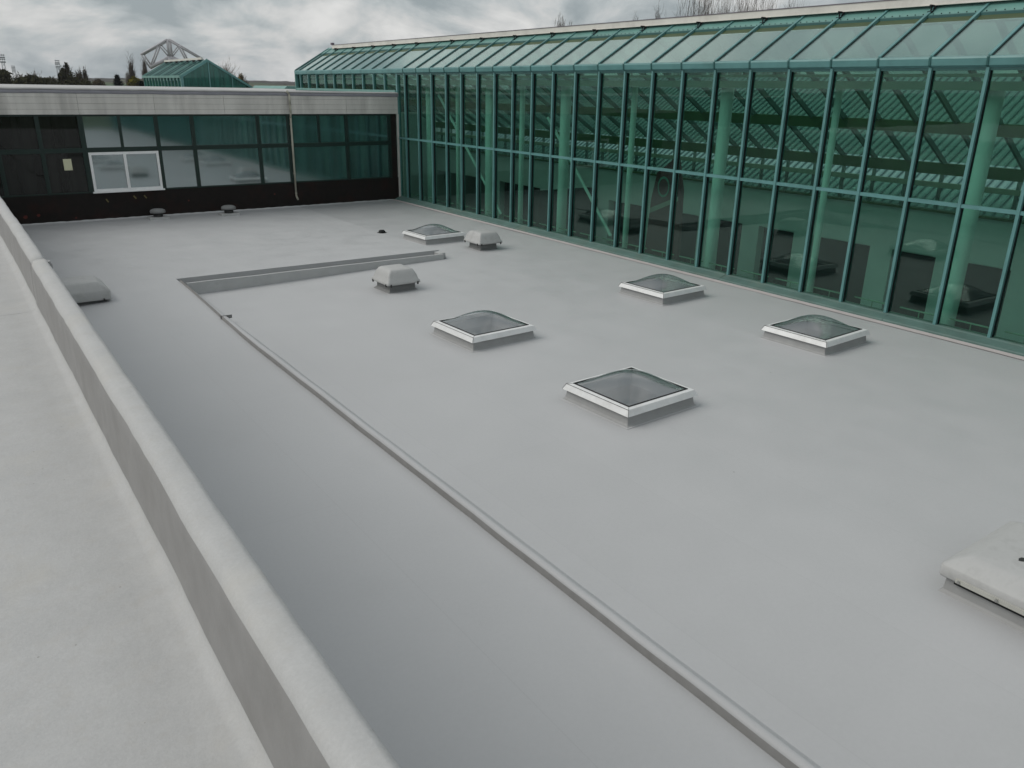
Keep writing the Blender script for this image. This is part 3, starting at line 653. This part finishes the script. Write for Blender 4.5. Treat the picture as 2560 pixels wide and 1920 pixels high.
# eave panels, rafters, roof panes
FB = [(31.46-0.975*k) for k in range(11)][::-1]     # clerestory mullions 21.71 .. 31.46
raft = list(range(Y0, 22))+[round(q, 3) for q in FB[1:]]+[31.95]
EV = {}
def eave(a, c):
    k = round(c-a, 3)
    if k not in EV:
        b = MB(); h = k/2-0.006
        b.prism([(0.02, 4.69), (-0.045, 4.685), (-0.10, 4.72), (EX-0.04, 4.83), (EX-0.03, 4.86), (EX+0.03, 4.875), (0.02, 4.80)], -h, h); EV[k] = b.mesh('eave_panel', ['teal'])
    return add('eave_panel', EV[k], GH, (0, (a+c)/2, 0))
for a, c in zip(raft[:-1], raft[1:]):
    eave(a, c)
    o = slope('roof_pane', EX+0.02, 1.06, (a+c)/2, c-a-0.05, 0.0, 0.012, 'roofglass', GH)
    slope('ridge_flashing', 1.29, RX-0.005, (a+c)/2, c-a-0.052, 0.0, 0.02, 'tealpale', GH)
    slope('louvre', 1.075, 1.275, (a+c)/2, c-a-0.06, -0.045, -0.015, 'louvre', GH)
    slope('glazing_stop', 1.262, 1.29, (a+c)/2, c-a-0.056, -0.02, 0.03, 'tealdk', GH)
    slope('far_pane', RX+0.06, 7.1, (a+c)/2, c-a-0.07, -0.012, 0.0, 'innerglass', GH, 2)
    if c <= 12:
        rv = MB()
        for q in range(6):
            yy = a+0.1+q*(c-a-0.2)/5; z_ = EZ+(1.33-EX)*SLP+0.02; rv.tube((1.33, yy, z_), (1.325, yy, z_+0.016), 0.012, 0.009, 5)
        rv.obj('rivet_row', ['gasket'], GH)
for y in raft:
    slope('rafter', EX-0.01, RX, y, 0.052, -0.06, 0.055, 'teal', GH)
    slope('rafter_seal', EX+0.02, 1.06, y, 0.085, 0.0125, 0.022, 'gasket', GH)
    slope('far_rafter', RX, 7.15, y, 0.07, -0.16, -0.014, 'inraft', GH, 2)
    eb = MB(); eb.prism([(-0.055, 4.69), (-0.118, 4.72), (-0.135, 4.85), (-0.08, 4.885), (-0.06, 4.80)], y-0.018, y+0.018); 
    if y < 22: eb.obj('eave_joint', ['tealdk'], GH)
b = MB(); b.prism([(RX-0.10, RZ-0.02), (RX, RZ+0.045), (RX+0.10, RZ-0.02), (RX, RZ+0.01)], Y0, 31.98); b.obj('ridge_cap', ['tealpale'], GH)
# clerestory over the rear building
for q in FB[1:]+[31.93]: box('mullion', -0.045, 0.06, q-0.03, q+0.03, 4.10, 4.69, 'teal', GH)
for a, c in zip([21.7]+FB[1:], FB[1:]+[31.93]):
    box('pane', 0.02, 0.032, a+0.03, c-0.03, 4.10, 4.66, 'wallglass', GH); box('clerestory_sill', -0.09, 0.06, a, c, 4.0, 4.10, 'tealpale', GH)
# gable end
b = MB(); b.v = [(0, 31.97, 3.0), (7.1, 31.97, 2.6), (RX, 31.97, RZ), (EX, 31.97, EZ)]; b.f = [(0, 1, 2, 3)]; b.mi = [0]
me = b.mesh('gable_glazing', ['farglass']); o = add('gable_glazing', me, GH)
sm = o.modifiers.new('solid', 'SOLIDIFY'); sm.thickness = 0.02
b = MB(); b.box(EX-0.02, EX+0.10, 31.93, 31.99, 3.9, 4.86); b.obj('gable_post', ['tealpale'], GH)
# maintenance rail along the ridge with brackets
b = MB(); b.box(1.50, 1.58, Y0, 31.1, 5.88, 6.02, 0); b.box(1.485, 1.595, Y0, 31.1, 6.021, 6.035, 1); b.box(1.485, 1.595, Y0, 31.1, 5.867, 5.879, 0)
rl = b.obj('ridge_rail', ['rail', 'railcap'], GH); box('end_buffer', 1.47, 1.61, 31.05, 31.17, 6.04, 6.13, 'railcap', rl)
for y in raft[1::2]:
    if y > 31.2: continue
    b = MB(); b.tube((1.40, y, 5.72), (1.53, y-0.03, 5.87), 0.022, 0.022, 6); b.tube((1.40, y, 5.72), (1.41, y, 5.86), 0.016, 0.016, 6); b.tube((1.35, y, 5.86), (1.62, y, 5.862), 0.018, 0.018, 6); b.box(1.36, 1.46, y-0.045, y+0.045, 5.73, 5.76)
    b.obj('rail_bracket', ['gasket'], GH)
# inside: beams, columns, bracing, opposite wall, floor
box('eave_beam', 0.50, 0.66, Y0, 31.9, 4.32, 4.47, 'inbeam', GH); box('eave_tie', 0.46, 0.52, Y0, 31.9, 4.545, 4.60, 'inbeam', GH)
box('purlin', 5.2, 5.4, Y0, 31.9, 3.36, 3.64, 'inbeamdk', GH); box('valley_beam', 6.9, 7.1, Y0, 31.9, 2.26, 2.55, 'inbeamdk', GH)
def column(y, r_, mat='column', x_=0.8, z0=-3.2, z1=4.35):
    b = MB(); b.tube((x_, y, z0), (x_, y, z1), r_, r_, 20); b.obj('column', [mat], GH, smooth=True)
for y, r_ in ((-5.9, 0.15), (0.18, 0.15), (6.30, 0.15), (12.42, 0.155), (16.48, 0.17), (20.62, 0.15)): column(y, r_)
for y, r_ in ((-2.8, 0.075), (3.32, 0.075), (9.48, 0.08), (14.63, 0.085), (18.6, 0.07)): column(y, r_)
for (ya, za, yb, zb) in ((20.1, 3.95, 15.9, 0.1), (13.4, 3.4, 10.2, 0.2)):
    b = MB(); b.tube((0.9, ya, za), (0.9, yb, zb), 0.045, 0.045, 10); b.obj('brace', ['column'], GH)
box('inner_ledge', 0.12, 0.34, Y0, 21.6, -0.12, 0.10, 'infloor', GH)
for a, c in bays:
    b = MB(); b.tube((0.30, a+0.1, 0.235), (0.30, c-0.1, 0.235), 0.016, 0.016, 8); b.tube((0.30, (a+c)/2, 0.1), (0.30, (a+c)/2, 0.235), 0.010, 0.010, 6); b.obj('guard_rail', ['inbeam'], GH)
b = MB(); b.box(0.02, 7.4, -40, Y0-0.16, -3, 4.66); b.obj('extension_glazing', ['farglass'], GH)
b = MB(); b.v = [(EX, -40, EZ), (RX, -40, RZ), (RX, Y0-0.1, RZ), (EX, Y0-0.1, EZ), (7.2, -40, 2.6), (7.2, Y0-0.1, 2.6)]; b.f = [(0, 1, 2, 3), (1, 4, 5, 2), (0, 4, 1), (3, 2, 5)]; b.mi = [0]*4; b.obj('extension_roof', ['farroof'], GH)
for i in range(-40, Y0): add('mullion', MM, GH, (0, i, 0))
b = MB(); b.box(-0.05, 0.018, -40, Y0-0.16, 2.335, 2.40); b.obj('extension_transom', ['teal'], GH)
XW = 7.5
box('inner_wall', XW, XW+0.2, Y0, 31.9, 0.0, 1.2, 'inwhite', GH); box('wall_ledge', XW-0.06, XW+0.2, Y0, 31.9, 1.2, 1.26, 'inbeamdk', GH)
box('strip_rail', XW, XW+0.1, Y0, 31.9, 1.86, 2.0, 'inbeam', GH); box('strip_head', XW, XW+0.12, Y0, 31.9, 2.26, 2.45, 'inbeamdk', GH)
for i in range(Y0, 32):
    box('strip_post', XW+0.01, XW+0.09, i+0.22, i+0.30, 1.26, 1.86, 'inraft', GH); box('strip_post', XW+0.01, XW+0.09, i+0.22, i+0.30, 2.0, 2.26, 'inraft', GH)
    box('strip_pane', XW+0.04, XW+0.052, i+0.30, i+1.22, 1.26, 1.86, 'innerglass', GH)
for k, y in enumerate((-6, -3.4, 1.6, 3.6, 5.6, 8.3, 10.4, 12.4, 15.2, 18.0, 22, 26)): box('inner_pier', XW, XW+0.3, y-0.35, y+0.35, -3.2, 0.0, 'inwhite', GH)
box('inner_floor', 0.02, 11.5, Y0, 31.9, -3.4, -3.2, 'infloor', GH); box('recess_wall', 11.4, 11.6, Y0, 31.9, -3.2, 1.0, 'indark', GH)
box('recess_ceiling', XW+0.2, 11.5, Y0, 31.9, -0.06, 0.06, 'inwhite', GH)
box('lower_wall', 0.0, 0.12, Y0, 31.9, -3.3, 0.13, 'inwhite', GH); box('end_wall', 0.1, 11.5, 31.75, 31.9, -3.2, 3.0, 'inwhite', GH); box('end_wall', 0.1, 11.5, Y0-0.15, Y0, -3.2, 4.5, 'inwhite', GH)
box('cross_wall', 4.6, 7.4, 18.6, 18.8, -3.2, 0.4, 'indark', GH)
# leaning brown-red panel inside the hall
RP = empty('leaning_panel', (4.2, 11.4, -1.0), 'brown red leaning panel with a green ring inside the glass hall', 'panel')
b = MB(); pr = [(12.05, -1.2), (10.5, -1.2), (10.6, 1.3), (10.9, 2.35), (11.35, 2.0), (11.72, 1.75), (11.9, 0.9)]
n = len(pr); b.v = [(4.15, y, z) for y, z in pr]+[(4.27, y, z) for y, z in pr]; b.f = [tuple(range(n)), tuple(range(2*n-1, n-1, -1))]+[(i, (i+1) % n, n+(i+1) % n, n+i) for i in range(n)]; b.mi = [0]*len(b.f); b.obj('board', ['redpanel'], RP)
b = MB()
for i in range(24):
    a0, a1 = 6.2832*i/24, 6.2832*(i+1)/24; c_ = (11.38, 1.33)
    q = lambda r_, a: (4.14, c_[0]+r_*0.8*math.cos(a), c_[1]+r_*math.sin(a)); b.quad(q(0.26, a0), q(0.33, a0), q(0.33, a1), q(0.26, a1))
b.obj('painted_ring', ['ringpaint'], RP)
b = MB(); b.quad((4.14, 11.93, 0.42), (4.14, 11.9, 0.60), (4.14, 10.7, 1.1), (4.14, 10.7, 0.95)); b.obj('painted_stripe', ['cream'], RP)

# neighbouring roof with standing seams, seen through the hall
NR_ = empty('seamed_roof_building', (9, 10, 0), 'pale turquoise standing seam roof seen through the glass hall', 'building')
b = MB(); b.v = [(8.0, -9, 1.0), (14.6, -9, 4.9), (14.6, 34, 4.9), (8.0, 34, 1.0), (8.0, -9, 0.9), (14.6, -9, 4.8), (14.6, 34, 4.8), (8.0, 34, 0.9)]; b.f = [(0, 1, 2, 3), (4, 7, 6, 5), (0, 4, 5, 1), (1, 5, 6, 2), (2, 6, 7, 3), (3, 7, 4, 0)]; b.mi = [0]*6; b.obj('roof_sheet', ['seam'], NR_)
RB = None
for i in range(158):
    y = -8.8+0.27*i
    if RB is None:
        b = MB(); b.v = [(8.0, -0.035, 1.0), (14.6, -0.035, 4.9), (14.6, 0.035, 4.9), (8.0, 0.035, 1.0), (7.97, -0.035, 1.06), (14.57, -0.035, 4.96), (14.57, 0.035, 4.96), (7.97, 0.035, 1.06)]; b.f = [(0, 3, 2, 1), (4, 5, 6, 7), (0, 1, 5, 4), (1, 2, 6, 5), (2, 3, 7, 6), (3, 0, 4, 7)]; b.mi = [0]*6; RB = b.mesh('seam_rib', ['seamrib'])
    add('seam_rib', RB, NR_, (0, y, 0))
b = MB(); b.box(11.6, 26, -9, 33.9, -4, 0.9); b.obj('wall_block', ['wallrender'], NR_)
b = MB(); b.v = [(14.6, -9, 4.9), (26, -9, 1.0), (26, 34, 1.0), (14.6, 34, 4.9)]; b.f = [(0, 1, 2, 3)]; b.mi = [0]; b.obj('far_slope', ['seam'], NR_)

# ------------------------------------------------------------------ second glass hall beyond
H2 = empty('second_glass_hall', (2, 53, 0), 'smaller green glazed gable hall beyond the rear building', 'glass building')
ya, yb = 53.0, 64.5; ez, rz, rx = 4.66, 5.72, 1.75
b = MB(); b.v = [(-0.1, ya, 3.6), (5.6, ya, 3.4), (rx, ya, rz), (-0.1, ya, ez)]; b.f = [(0, 1, 2, 3)]; b.mi = [0]; o = b.obj('gable_glazing', ['farglass'], H2); sm = o.modifiers.new('solid', 'SOLIDIFY'); sm.thickness = 0.04
for (p, q, r_) in (((-0.1, ya-0.05, ez), (rx, ya-0.05, rz), 0.09), ((rx, ya-0.05, rz), (5.7, ya-0.05, 3.4), 0.09), ((-0.1, ya-0.05, 3.6), (-0.1, ya-0.05, ez), 0.12), ((rx, ya-0.05, 3.6), (rx, ya-0.05, rz), 0.05), ((3.3, ya-0.05, 3.6), (3.3, ya-0.05, 4.8), 0.035)):
    b = MB(); b.tube(p, q, r_, r_, 4); b.obj('gable_bar', ['teal'], H2)
b = MB(); b.v = [(-0.16, ya, ez), (rx, ya, rz+0.03), (rx, yb, rz+0.03), (-0.16, yb, ez)]; b.f = [(0, 1, 2, 3)]; b.mi = [0]; o = b.obj('roof_glazing', ['farroof'], H2); sm = o.modifiers.new('solid', 'SOLIDIFY'); sm.thickness = 0.04
b = MB(); b.v = [(rx, ya, rz), (5.7, ya, 3.4), (5.7, yb, 3.4), (rx, yb, rz)]; b.f = [(0, 1, 2, 3)]; b.mi = [0]; o = b.obj('far_slope', ['farroof'], H2); sm = o.modifiers.new('solid', 'SOLIDIFY'); sm.thickness = 0.04
for k in range(13):
    y = ya+(yb-ya)*k/12
    b = MB(); b.tube((-0.16, y, ez+0.05), (rx, y, rz+0.09), 0.05, 0.05, 4); b.obj('rafter', ['tealdk' if k % 3 else 'tealpale'], H2)
    box('mullion', -0.14, -0.02, y-0.04, y+0.04, 3.9, ez, 'teal', H2)
    if k < 12: box('pane', -0.08, -0.05, y+0.05, y+0.91, 3.95, ez-0.08, 'farglass', H2)
box('eave_gutter', -0.26, -0.06, ya-0.1, yb, ez-0.10, ez+0.06, 'tealpale', H2); box('sill', -0.2, 0.0, ya, yb, 3.8, 3.95, 'tealpale', H2)
box('ridge_rail', rx-0.25, rx-0.12, ya+0.6, yb-0.3, rz+0.06, rz+0.20, 'rail', H2)
for k in range(7): y = ya+1+k*1.6; box('rail_bracket', rx-0.32, rx-0.15, y-0.07, y+0.07, rz-0.1, rz+0.06, 'gasket', H2)
box('core', 0.0, 5.4, ya+0.3, yb, -4, 3.5, 'black', H2)
t = empty('low_glass_roof', (10, 50, 0), 'low flat pale turquoise roof between the two glass halls', 'roof')
b = MB(); b.box(4.46, 16, 46.0, 51.8, -4, 3.93); b.obj('wall', ['tealdk'], t); b = MB(); b.prism([(4.42, 3.93), (4.42, 4.0), (4.6, 4.16), (16, 4.20), (16, 3.93)], 45.8, 52.2); b.obj('roof_sheet', ['tealpale'], t)

# ------------------------------------------------------------------ steel truss standing behind
def at(az, el, D): return Vector((CAM.x+az*D, CAM.y+D, CAM.z+el*D))
T = empty('steel_truss', at(0.2372, 0.0, 82)+Vector((0, 0, -8)), 'white tubular steel roof truss rising behind the small gable hall', 'truss')
D1, D2 = 82.0, 83.6
def tp(az, el, D): return at(az, el, D)
def member(nm, p, q, r_):
    b = MB(); b.tube(p, q, r_, r_, 7); b.obj(nm, ['truss'], T, smooth=True)
ap, apb = tp(0.2372, 0.0455, D1), tp(0.2402, 0.0456, D2)
lf, lfb = tp(0.2080, 0.0291, D1), tp(0.2108, 0.0296, D2)
bl, blb = tp(0.2155, 0.0162, D1), tp(0.2180, 0.0172, D2)
ce, ceb = tp(0.2372, 0.0272, D1), tp(0.2402, 0.0276, D2)
rt, rtb = tp(0.2705, 0.0272, D1), tp(0.2725, 0.0275, D2)
ml, mlb = lf.lerp(ap, 0.66), lfb.lerp(apb, 0.66); mr, mrb = ap.lerp(rt, 0.33), apb.lerp(rtb, 0.33)
lo, lob = tp(0.257, 0.0195, D1), tp(0.259, 0.0198, D2)
for A_, B_, r_ in ((lf, ap, 0.10), (ap, rt, 0.08), (bl, ce, 0.17), (ce, lo, 0.13), (ap, ce, 0.12), (lf, bl, 0.07), (ml, bl, 0.07), (ml, ce, 0.06), (mr, ce, 0.055), (mr, lo, 0.075)): member('chord', A_, B_, r_)
for A_, B_, r_ in ((lfb, apb, 0.10), (apb, rtb, 0.08), (blb, ceb, 0.14), (ceb, lob, 0.12), (apb, ceb, 0.11), (lfb, blb, 0.07), (mlb, blb, 0.07), (mlb, ceb, 0.055), (mrb, ceb, 0.05), (mrb, lob, 0.075)): member('chord', A_, B_, r_)
for A_, B_ in ((lf, lfb), (ap, apb), (bl, blb), (ce, ceb), (rt, rtb), (ml, mlb), (mr, mrb)): member('cross_tie', A_, B_, 0.06)
member('post', ce, Vector((ce.x, ce.y, GZ)), 0.22); member('post', ceb, Vector((ceb.x, ceb.y, GZ)), 0.22)

# ------------------------------------------------------------------ floodlight masts
def mast(az, el, D, label, hd):
    top = at(az, el, D); t = empty('floodlight_mast', (top.x, top.y, GZ), label, 'mast', 'distant floodlight masts')
    b = MB(); s = 0.0035*D; 
    for sx_, sy_ in ((-1, -1), (1, -1), (1, 1), (-1, 1)): b.tube((top.x+sx_*s, top.y+sy_*s, GZ), (top.x+sx_*s*0.3, top.y+sy_*s*0.3, top.z-hd), 0.11, 0.08, 4)
    n = 12
    for k in range(n):
        z0 = GZ+(top.z-hd-GZ)*k/n; z1 = GZ+(top.z-hd-GZ)*(k+1)/n; q0 = s*(1-0.7*k/n); q1 = s*(1-0.7*(k+1)/n)
        b.tube((top.x-q0, top.y-q0, z0), (top.x+q1, top.y-q1, z1), 0.06, 0.06, 4); b.tube((top.x+q0, top.y-q0, z0), (top.x-q1, top.y-q1, z1), 0.06, 0.06, 4)
    b.obj('lattice_tower', ['mast'], t)
    w_ = hd*0.30; hb = MB(); hb.box(top.x-w_, top.x+w_, top.y-0.15, top.y+0.15, top.z-hd, top.z-hd*0.92); hb.box(top.x-w_, top.x+w_, top.y-0.15, top.y+0.15, top.z-hd*0.5, top.z-hd*0.42); hb.obj('head_frame', ['mast'], t)
    for i in range(3):
        for j in range(4):
            x_ = top.x-w_+w_*2*(i+0.5)/3; z_ = top.z-hd+hd*(j+0.6)/4
            m_ = MB(); m_.tube((x_, top.y-0.2, z_), (x_, top.y-0.55, z_-0.1), 0.075*hd, 0.095*hd, 8); m_.obj('floodlight', ['mast'], t)
mast(0.0764, 0.0250, 300, 'tall pale floodlight mast at the far left edge of the skyline', 2.5)
mast(0.0845, 0.0146, 380, 'short far floodlight mast, second from the left on the skyline', 2.2)
mast(0.1250, 0.0212, 330, 'floodlight mast behind the dark upright bushes on the skyline', 2.5)

# ------------------------------------------------------------------ trees
def crown(b, c, rad, n, upright, rg, r0, r1, subs=5):
    """fans of bent branches with side twigs filling an egg-shaped crown"""
    for k in range(n):
        u = Vector((rg.gauss(0, 1), rg.gauss(0, 1), abs(rg.gauss(0, 1))*1.1+0.05)).normalized()*rg.uniform(0.55, 1.0)**0.5
        tip = c+Vector((u.x*rad[0], u.y*rad[1], u.z*rad[2]*rg.uniform(0.85, 1.05)))
        st = c+Vector((u.x*rad[0]*(0.75 if upright else 0.12), u.y*rad[1]*(0.75 if upright else 0.12), -rad[2]*rg.uniform(0.1, 0.6)+(u.z*rad[2]*0.35 if upright else 0)))
        mid = st.lerp(tip, 0.5)+Vector((rg.gauss(0, 0.05)*rad[0], rg.gauss(0, 0.05)*rad[1], -0.06*rad[2])); pts = [st, mid, tip]
        b.tube(st, mid, r0, r0*0.6, 3, 0, False); b.tube(mid, tip, r0*0.6, r1*0.5, 3, 0, False)
        for q in range(subs):
            t_ = rg.uniform(0.2, 0.97); p = st.lerp(mid, t_*2) if t_ < 0.5 else mid.lerp(tip, t_*2-1); d = (tip-st).normalized(); L_ = (tip-st).length*rg.uniform(0.12, 0.34)
            ax = Vector((rg.gauss(0, 1), rg.gauss(0, 1), rg.gauss(0, 0.6))).normalized(); e_ = p+(d*0.8+ax*(0.35 if upright else 0.75)+Vector((0, 0, 0.35))).normalized()*L_
            b.tube(p, e_, r1, r1*0.35, 3, 0, False)
            for w_ in range(2):
                p2 = p.lerp(e_, rg.uniform(0.3, 0.9)); ax = Vector((rg.gauss(0, 1), rg.gauss(0, 1), rg.gauss(0, 1))).normalized(); b.tube(p2, p2+((e_-p).normalized()+ax*0.6+Vector((0, 0, .2))).normalized()*L_*0.5, r1*0.7, r1*0.3, 3, 0, False)
def tree(az, el, D, halfw, label, form, mat='twig', seed=1, leaf=None, nleaf=0, lsize=0.12, name='bare_tree', cat='tree', group='trees on the skyline', low=-0.007, n=None):
    rg = random.Random(seed); top = at(az, el, D); base = Vector((top.x, top.y, GZ)); Wm = halfw*D
    zc = CAM.z+low*D; c = Vector((top.x, top.y, zc)); rad = (Wm, Wm, top.z-zc)
    t = empty(name, base, label, cat, group); r1 = 0.00015*D
    tb = MB(); tb.tube(base, c+Vector((0, 0, -0.1*rad[2])), 0.10+0.05*Wm, 0.06+0.02*Wm, 7); tb.tube(c+Vector((0, 0, -0.1*rad[2])), c+Vector((0.05*Wm, 0, rad[2]*0.6)), 0.06+0.02*Wm, 0.02, 6); tb.obj('trunk', ['bark'], t, origin=tuple(base))
    b = MB(); up = form in ('poplar', 'upright')
    crown(b, c, rad, n or dict(poplar=90, upright=120, round=90, tall=120, bush=100)[form], up, rg, r1*(3.4 if D < 80 else 2.2), r1)
    b.obj('crown', [mat], t, origin=tuple(base), fix=False)
    if leaf:
        lb = MB()
        cl = [(Vector((rg.gauss(0, .55), rg.gauss(0, .55), rg.gauss(0.1, .45))), rg.uniform(0.12, 0.3)) for _ in range(26)]
        for k in range(nleaf):
            q, s_ = cl[rg.randrange(len(cl))]; u = q+Vector((rg.gauss(0, s_), rg.gauss(0, s_), rg.gauss(0, s_)))
            if u.length > 1.08: u = u.normalized()*rg.uniform(0.7, 1.05)
            p = c+Vector((u.x*rad[0], u.y*rad[1], u.z*rad[2])); u_ = Vector((rg.gauss(0, 1), rg.gauss(0, 1), rg.gauss(0, 1))).normalized(); w_ = u_.orthogonal().normalized(); s = lsize*rg.uniform(0.6, 1.5)
            lb.quad(p-u_*s, p-w_*s*0.6, p+u_*s, p+w_*s*0.6)
        lb.obj('foliage', [leaf], t, origin=tuple(base), fix=False)
    return t
def conifer(az, el, D, halfw, label, seed):
    rg = random.Random(seed); top = at(az, el, D); base = Vector((top.x, top.y, GZ)); H = top.z-GZ; Wm = halfw*H/(el+0.004)
    t = empty('conifer_tree', base, label, 'tree', 'trees on the skyline'); tb = MB(); tb.tube(base, top, 0.16, 0.02, 6); tb.obj('trunk', ['bark'], t, origin=tuple(base)); b = MB()
    for k in range(2600):
        z = rg.random()**0.8; a = rg.uniform(0, 6.28); rr = Wm*(1-z)*rg.uniform(0.35, 1.12)+0.05; p = base+Vector((rr*math.cos(a), rr*math.sin(a), H*(z*0.97)+0.1*rr)); d = Vector((math.cos(a), math.sin(a), rg.uniform(-0.1, 0.6))).normalized(); w_ = Vector((-d.y, d.x, rg.uniform(-.5, .5))).normalized(); s = rg.uniform(0.15, 0.42)
        b.quad(p-d*s, p+w_*s*0.35, p+d*s*1.2, p-w_*s*0.35)
    b.obj('crown', ['conifer'], t, origin=tuple(base), fix=False)
tree(0.0725, 0.0092, 200, 0.0150, 'dark leafless bush at the far left edge, under the tallest mast', 'bush', 'bark', 3, 'ivy', 4200, 0.3, 'bush', 'bush')
tree(0.0885, 0.0072, 210, 0.0045, 'small rounded twiggy bush right of the short mast', 'round', 'twig', 5, 'brownleaf', 700, 0.2, 'bush', 'bush')
tree(0.1015, 0.0108, 215, 0.0085, 'round airy bare tree between the two shorter masts', 'round', 'twig', 8, 'brownleaf', 350, 0.18)
tree(0.0985, 0.0048, 195, 0.0165, 'low dark brown hedge bush under the round bare tree', 'bush', 'bark', 9, 'ivy', 4800, 0.32, 'bush', 'bush')
tree(0.1160, 0.0034, 240, 0.0125, 'low grey green bush left of the upright dark bushes', 'bush', 'bark', 19, 'ivy', 3600, 0.34, 'bush', 'bush')
tree(0.1318, 0.0172, 190, 0.0080, 'tall dark ivy covered tree with upright branches', 'upright', 'bark', 11, 'ivy', 5200, 0.26, 'ivy_tree')
tree(0.1430, 0.0122, 200, 0.0054, 'narrow dark upright tree beside the ivy covered tree', 'upright', 'bark', 12, 'brownleaf', 1300, 0.2, 'upright_tree')
tree(0.1494, 0.0148, 205, 0.0028, 'thin dark poplar at the right end of the dark tree group', 'poplar', 'bark', 13, 'brownleaf', 800, 0.18, 'poplar_tree')
tree(0.1400, 0.0040, 185, 0.0145, 'low dark thicket at the foot of the ivy covered tree', 'bush', 'bark', 41, 'ivy', 3000, 0.30, 'bush', 'bush')
tree(0.1605, 0.0028, 260, 0.0090, 'rounded dull brown bush in front of the green hillside', 'bush', 'twig', 14, 'brownleaf', 2600, 0.3, 'bush', 'bush')
conifer(0.1805, 0.0094, 170, 0.0056, 'dark green conifer left of the two poplars', 21)
tree(0.1960, 0.0286, 200, 0.0040, 'tall leafless poplar just right of the conifer', 'poplar', 'twig', 22, name='poplar_tree', n=120)
tree(0.1912, 0.0137, 260, 0.0026, 'faint pale poplar behind the left side of the tall poplar', 'poplar', 'twigpale', 23, name='poplar_tree')
tree(0.1975, 0.0056, 180, 0.0072, 'yellow green bush at the foot of the tall poplar', 'bush', 'bark', 24, 'yellow', 2400, 0.24, 'bush', 'bush')
conifer(0.2045, 0.0034, 165, 0.0030, 'very small dark conifer beside the yellow green bush', 25)
tree(0.2100, 0.0270, 195, 0.0042, 'leafless poplar behind the left end of the truss', 'poplar', 'twig', 26, name='poplar_tree', n=110)
tree(0.2985, 0.0256, 190, 0.0115, 'spreading bare tree right of the small gable hall', 'tall', 'twigpale', 31)
tree(0.3160, 0.0125, 185, 0.0075, 'ochre leaved bush at the end of the gable roof slope', 'bush', 'bark', 32, 'ochre', 1300, 0.2, 'bush', 'bush')
for k, (az, el, hw, lab, frm, D, lo, n_) in enumerate(((0.7915, 0.1010, 0.0100, 'twiggy bare treetop over the middle of the glass roof ridge', 'upright', 70, 0.05, 110), (0.8085, 0.0965, 0.0060, 'small bare treetop just right of the twiggy one over the ridge', 'upright', 72, 0.05, 70),
        (0.9872, 0.1290, 0.0065, 'single thin bare treetop left of the large bare trees', 'poplar', 72, 0.07, 50), (1.0950, 0.1760, 0.0600, 'large bare tree above the ridge, left of the pair', 'upright', 60, 0.05, 230), (1.2150, 0.1860, 0.0660, 'large bare tree above the ridge, right of the pair', 'upright', 60, 0.05, 250), (1.3300, 0.1720, 0.0330, 'thin bare tree right of the two large ones above the ridge', 'upright', 64, 0.06, 130), (0.9400, 0.1165, 0.0080, 'faint twig tip rising just above the ridge', 'poplar', 76, 0.07, 24))):
    tree(az, el+0.002, D, hw*1.08, lab, frm, 'twig', 50+k, low=lo, n=n_)

# ------------------------------------------------------------------ air
hb = NB('haze_air'); pv = hb.n('ShaderNodeVolumePrincipled'); pv.inputs['Color'].default_value = (0.86, 0.90, 0.96, 1); pv.inputs['Density'].default_value = 0.00013; pv.inputs['Anisotropy'].default_value = 0.2
hb.link(pv.outputs[0], hb.out.inputs['Volume']); M['haze'] = hb.m
tag(add('haze', mesh('haze', bv(-2900, 2900, -2900, 2900, GZ-2.5, 75), BOXF, 'haze')), kind='stuff')
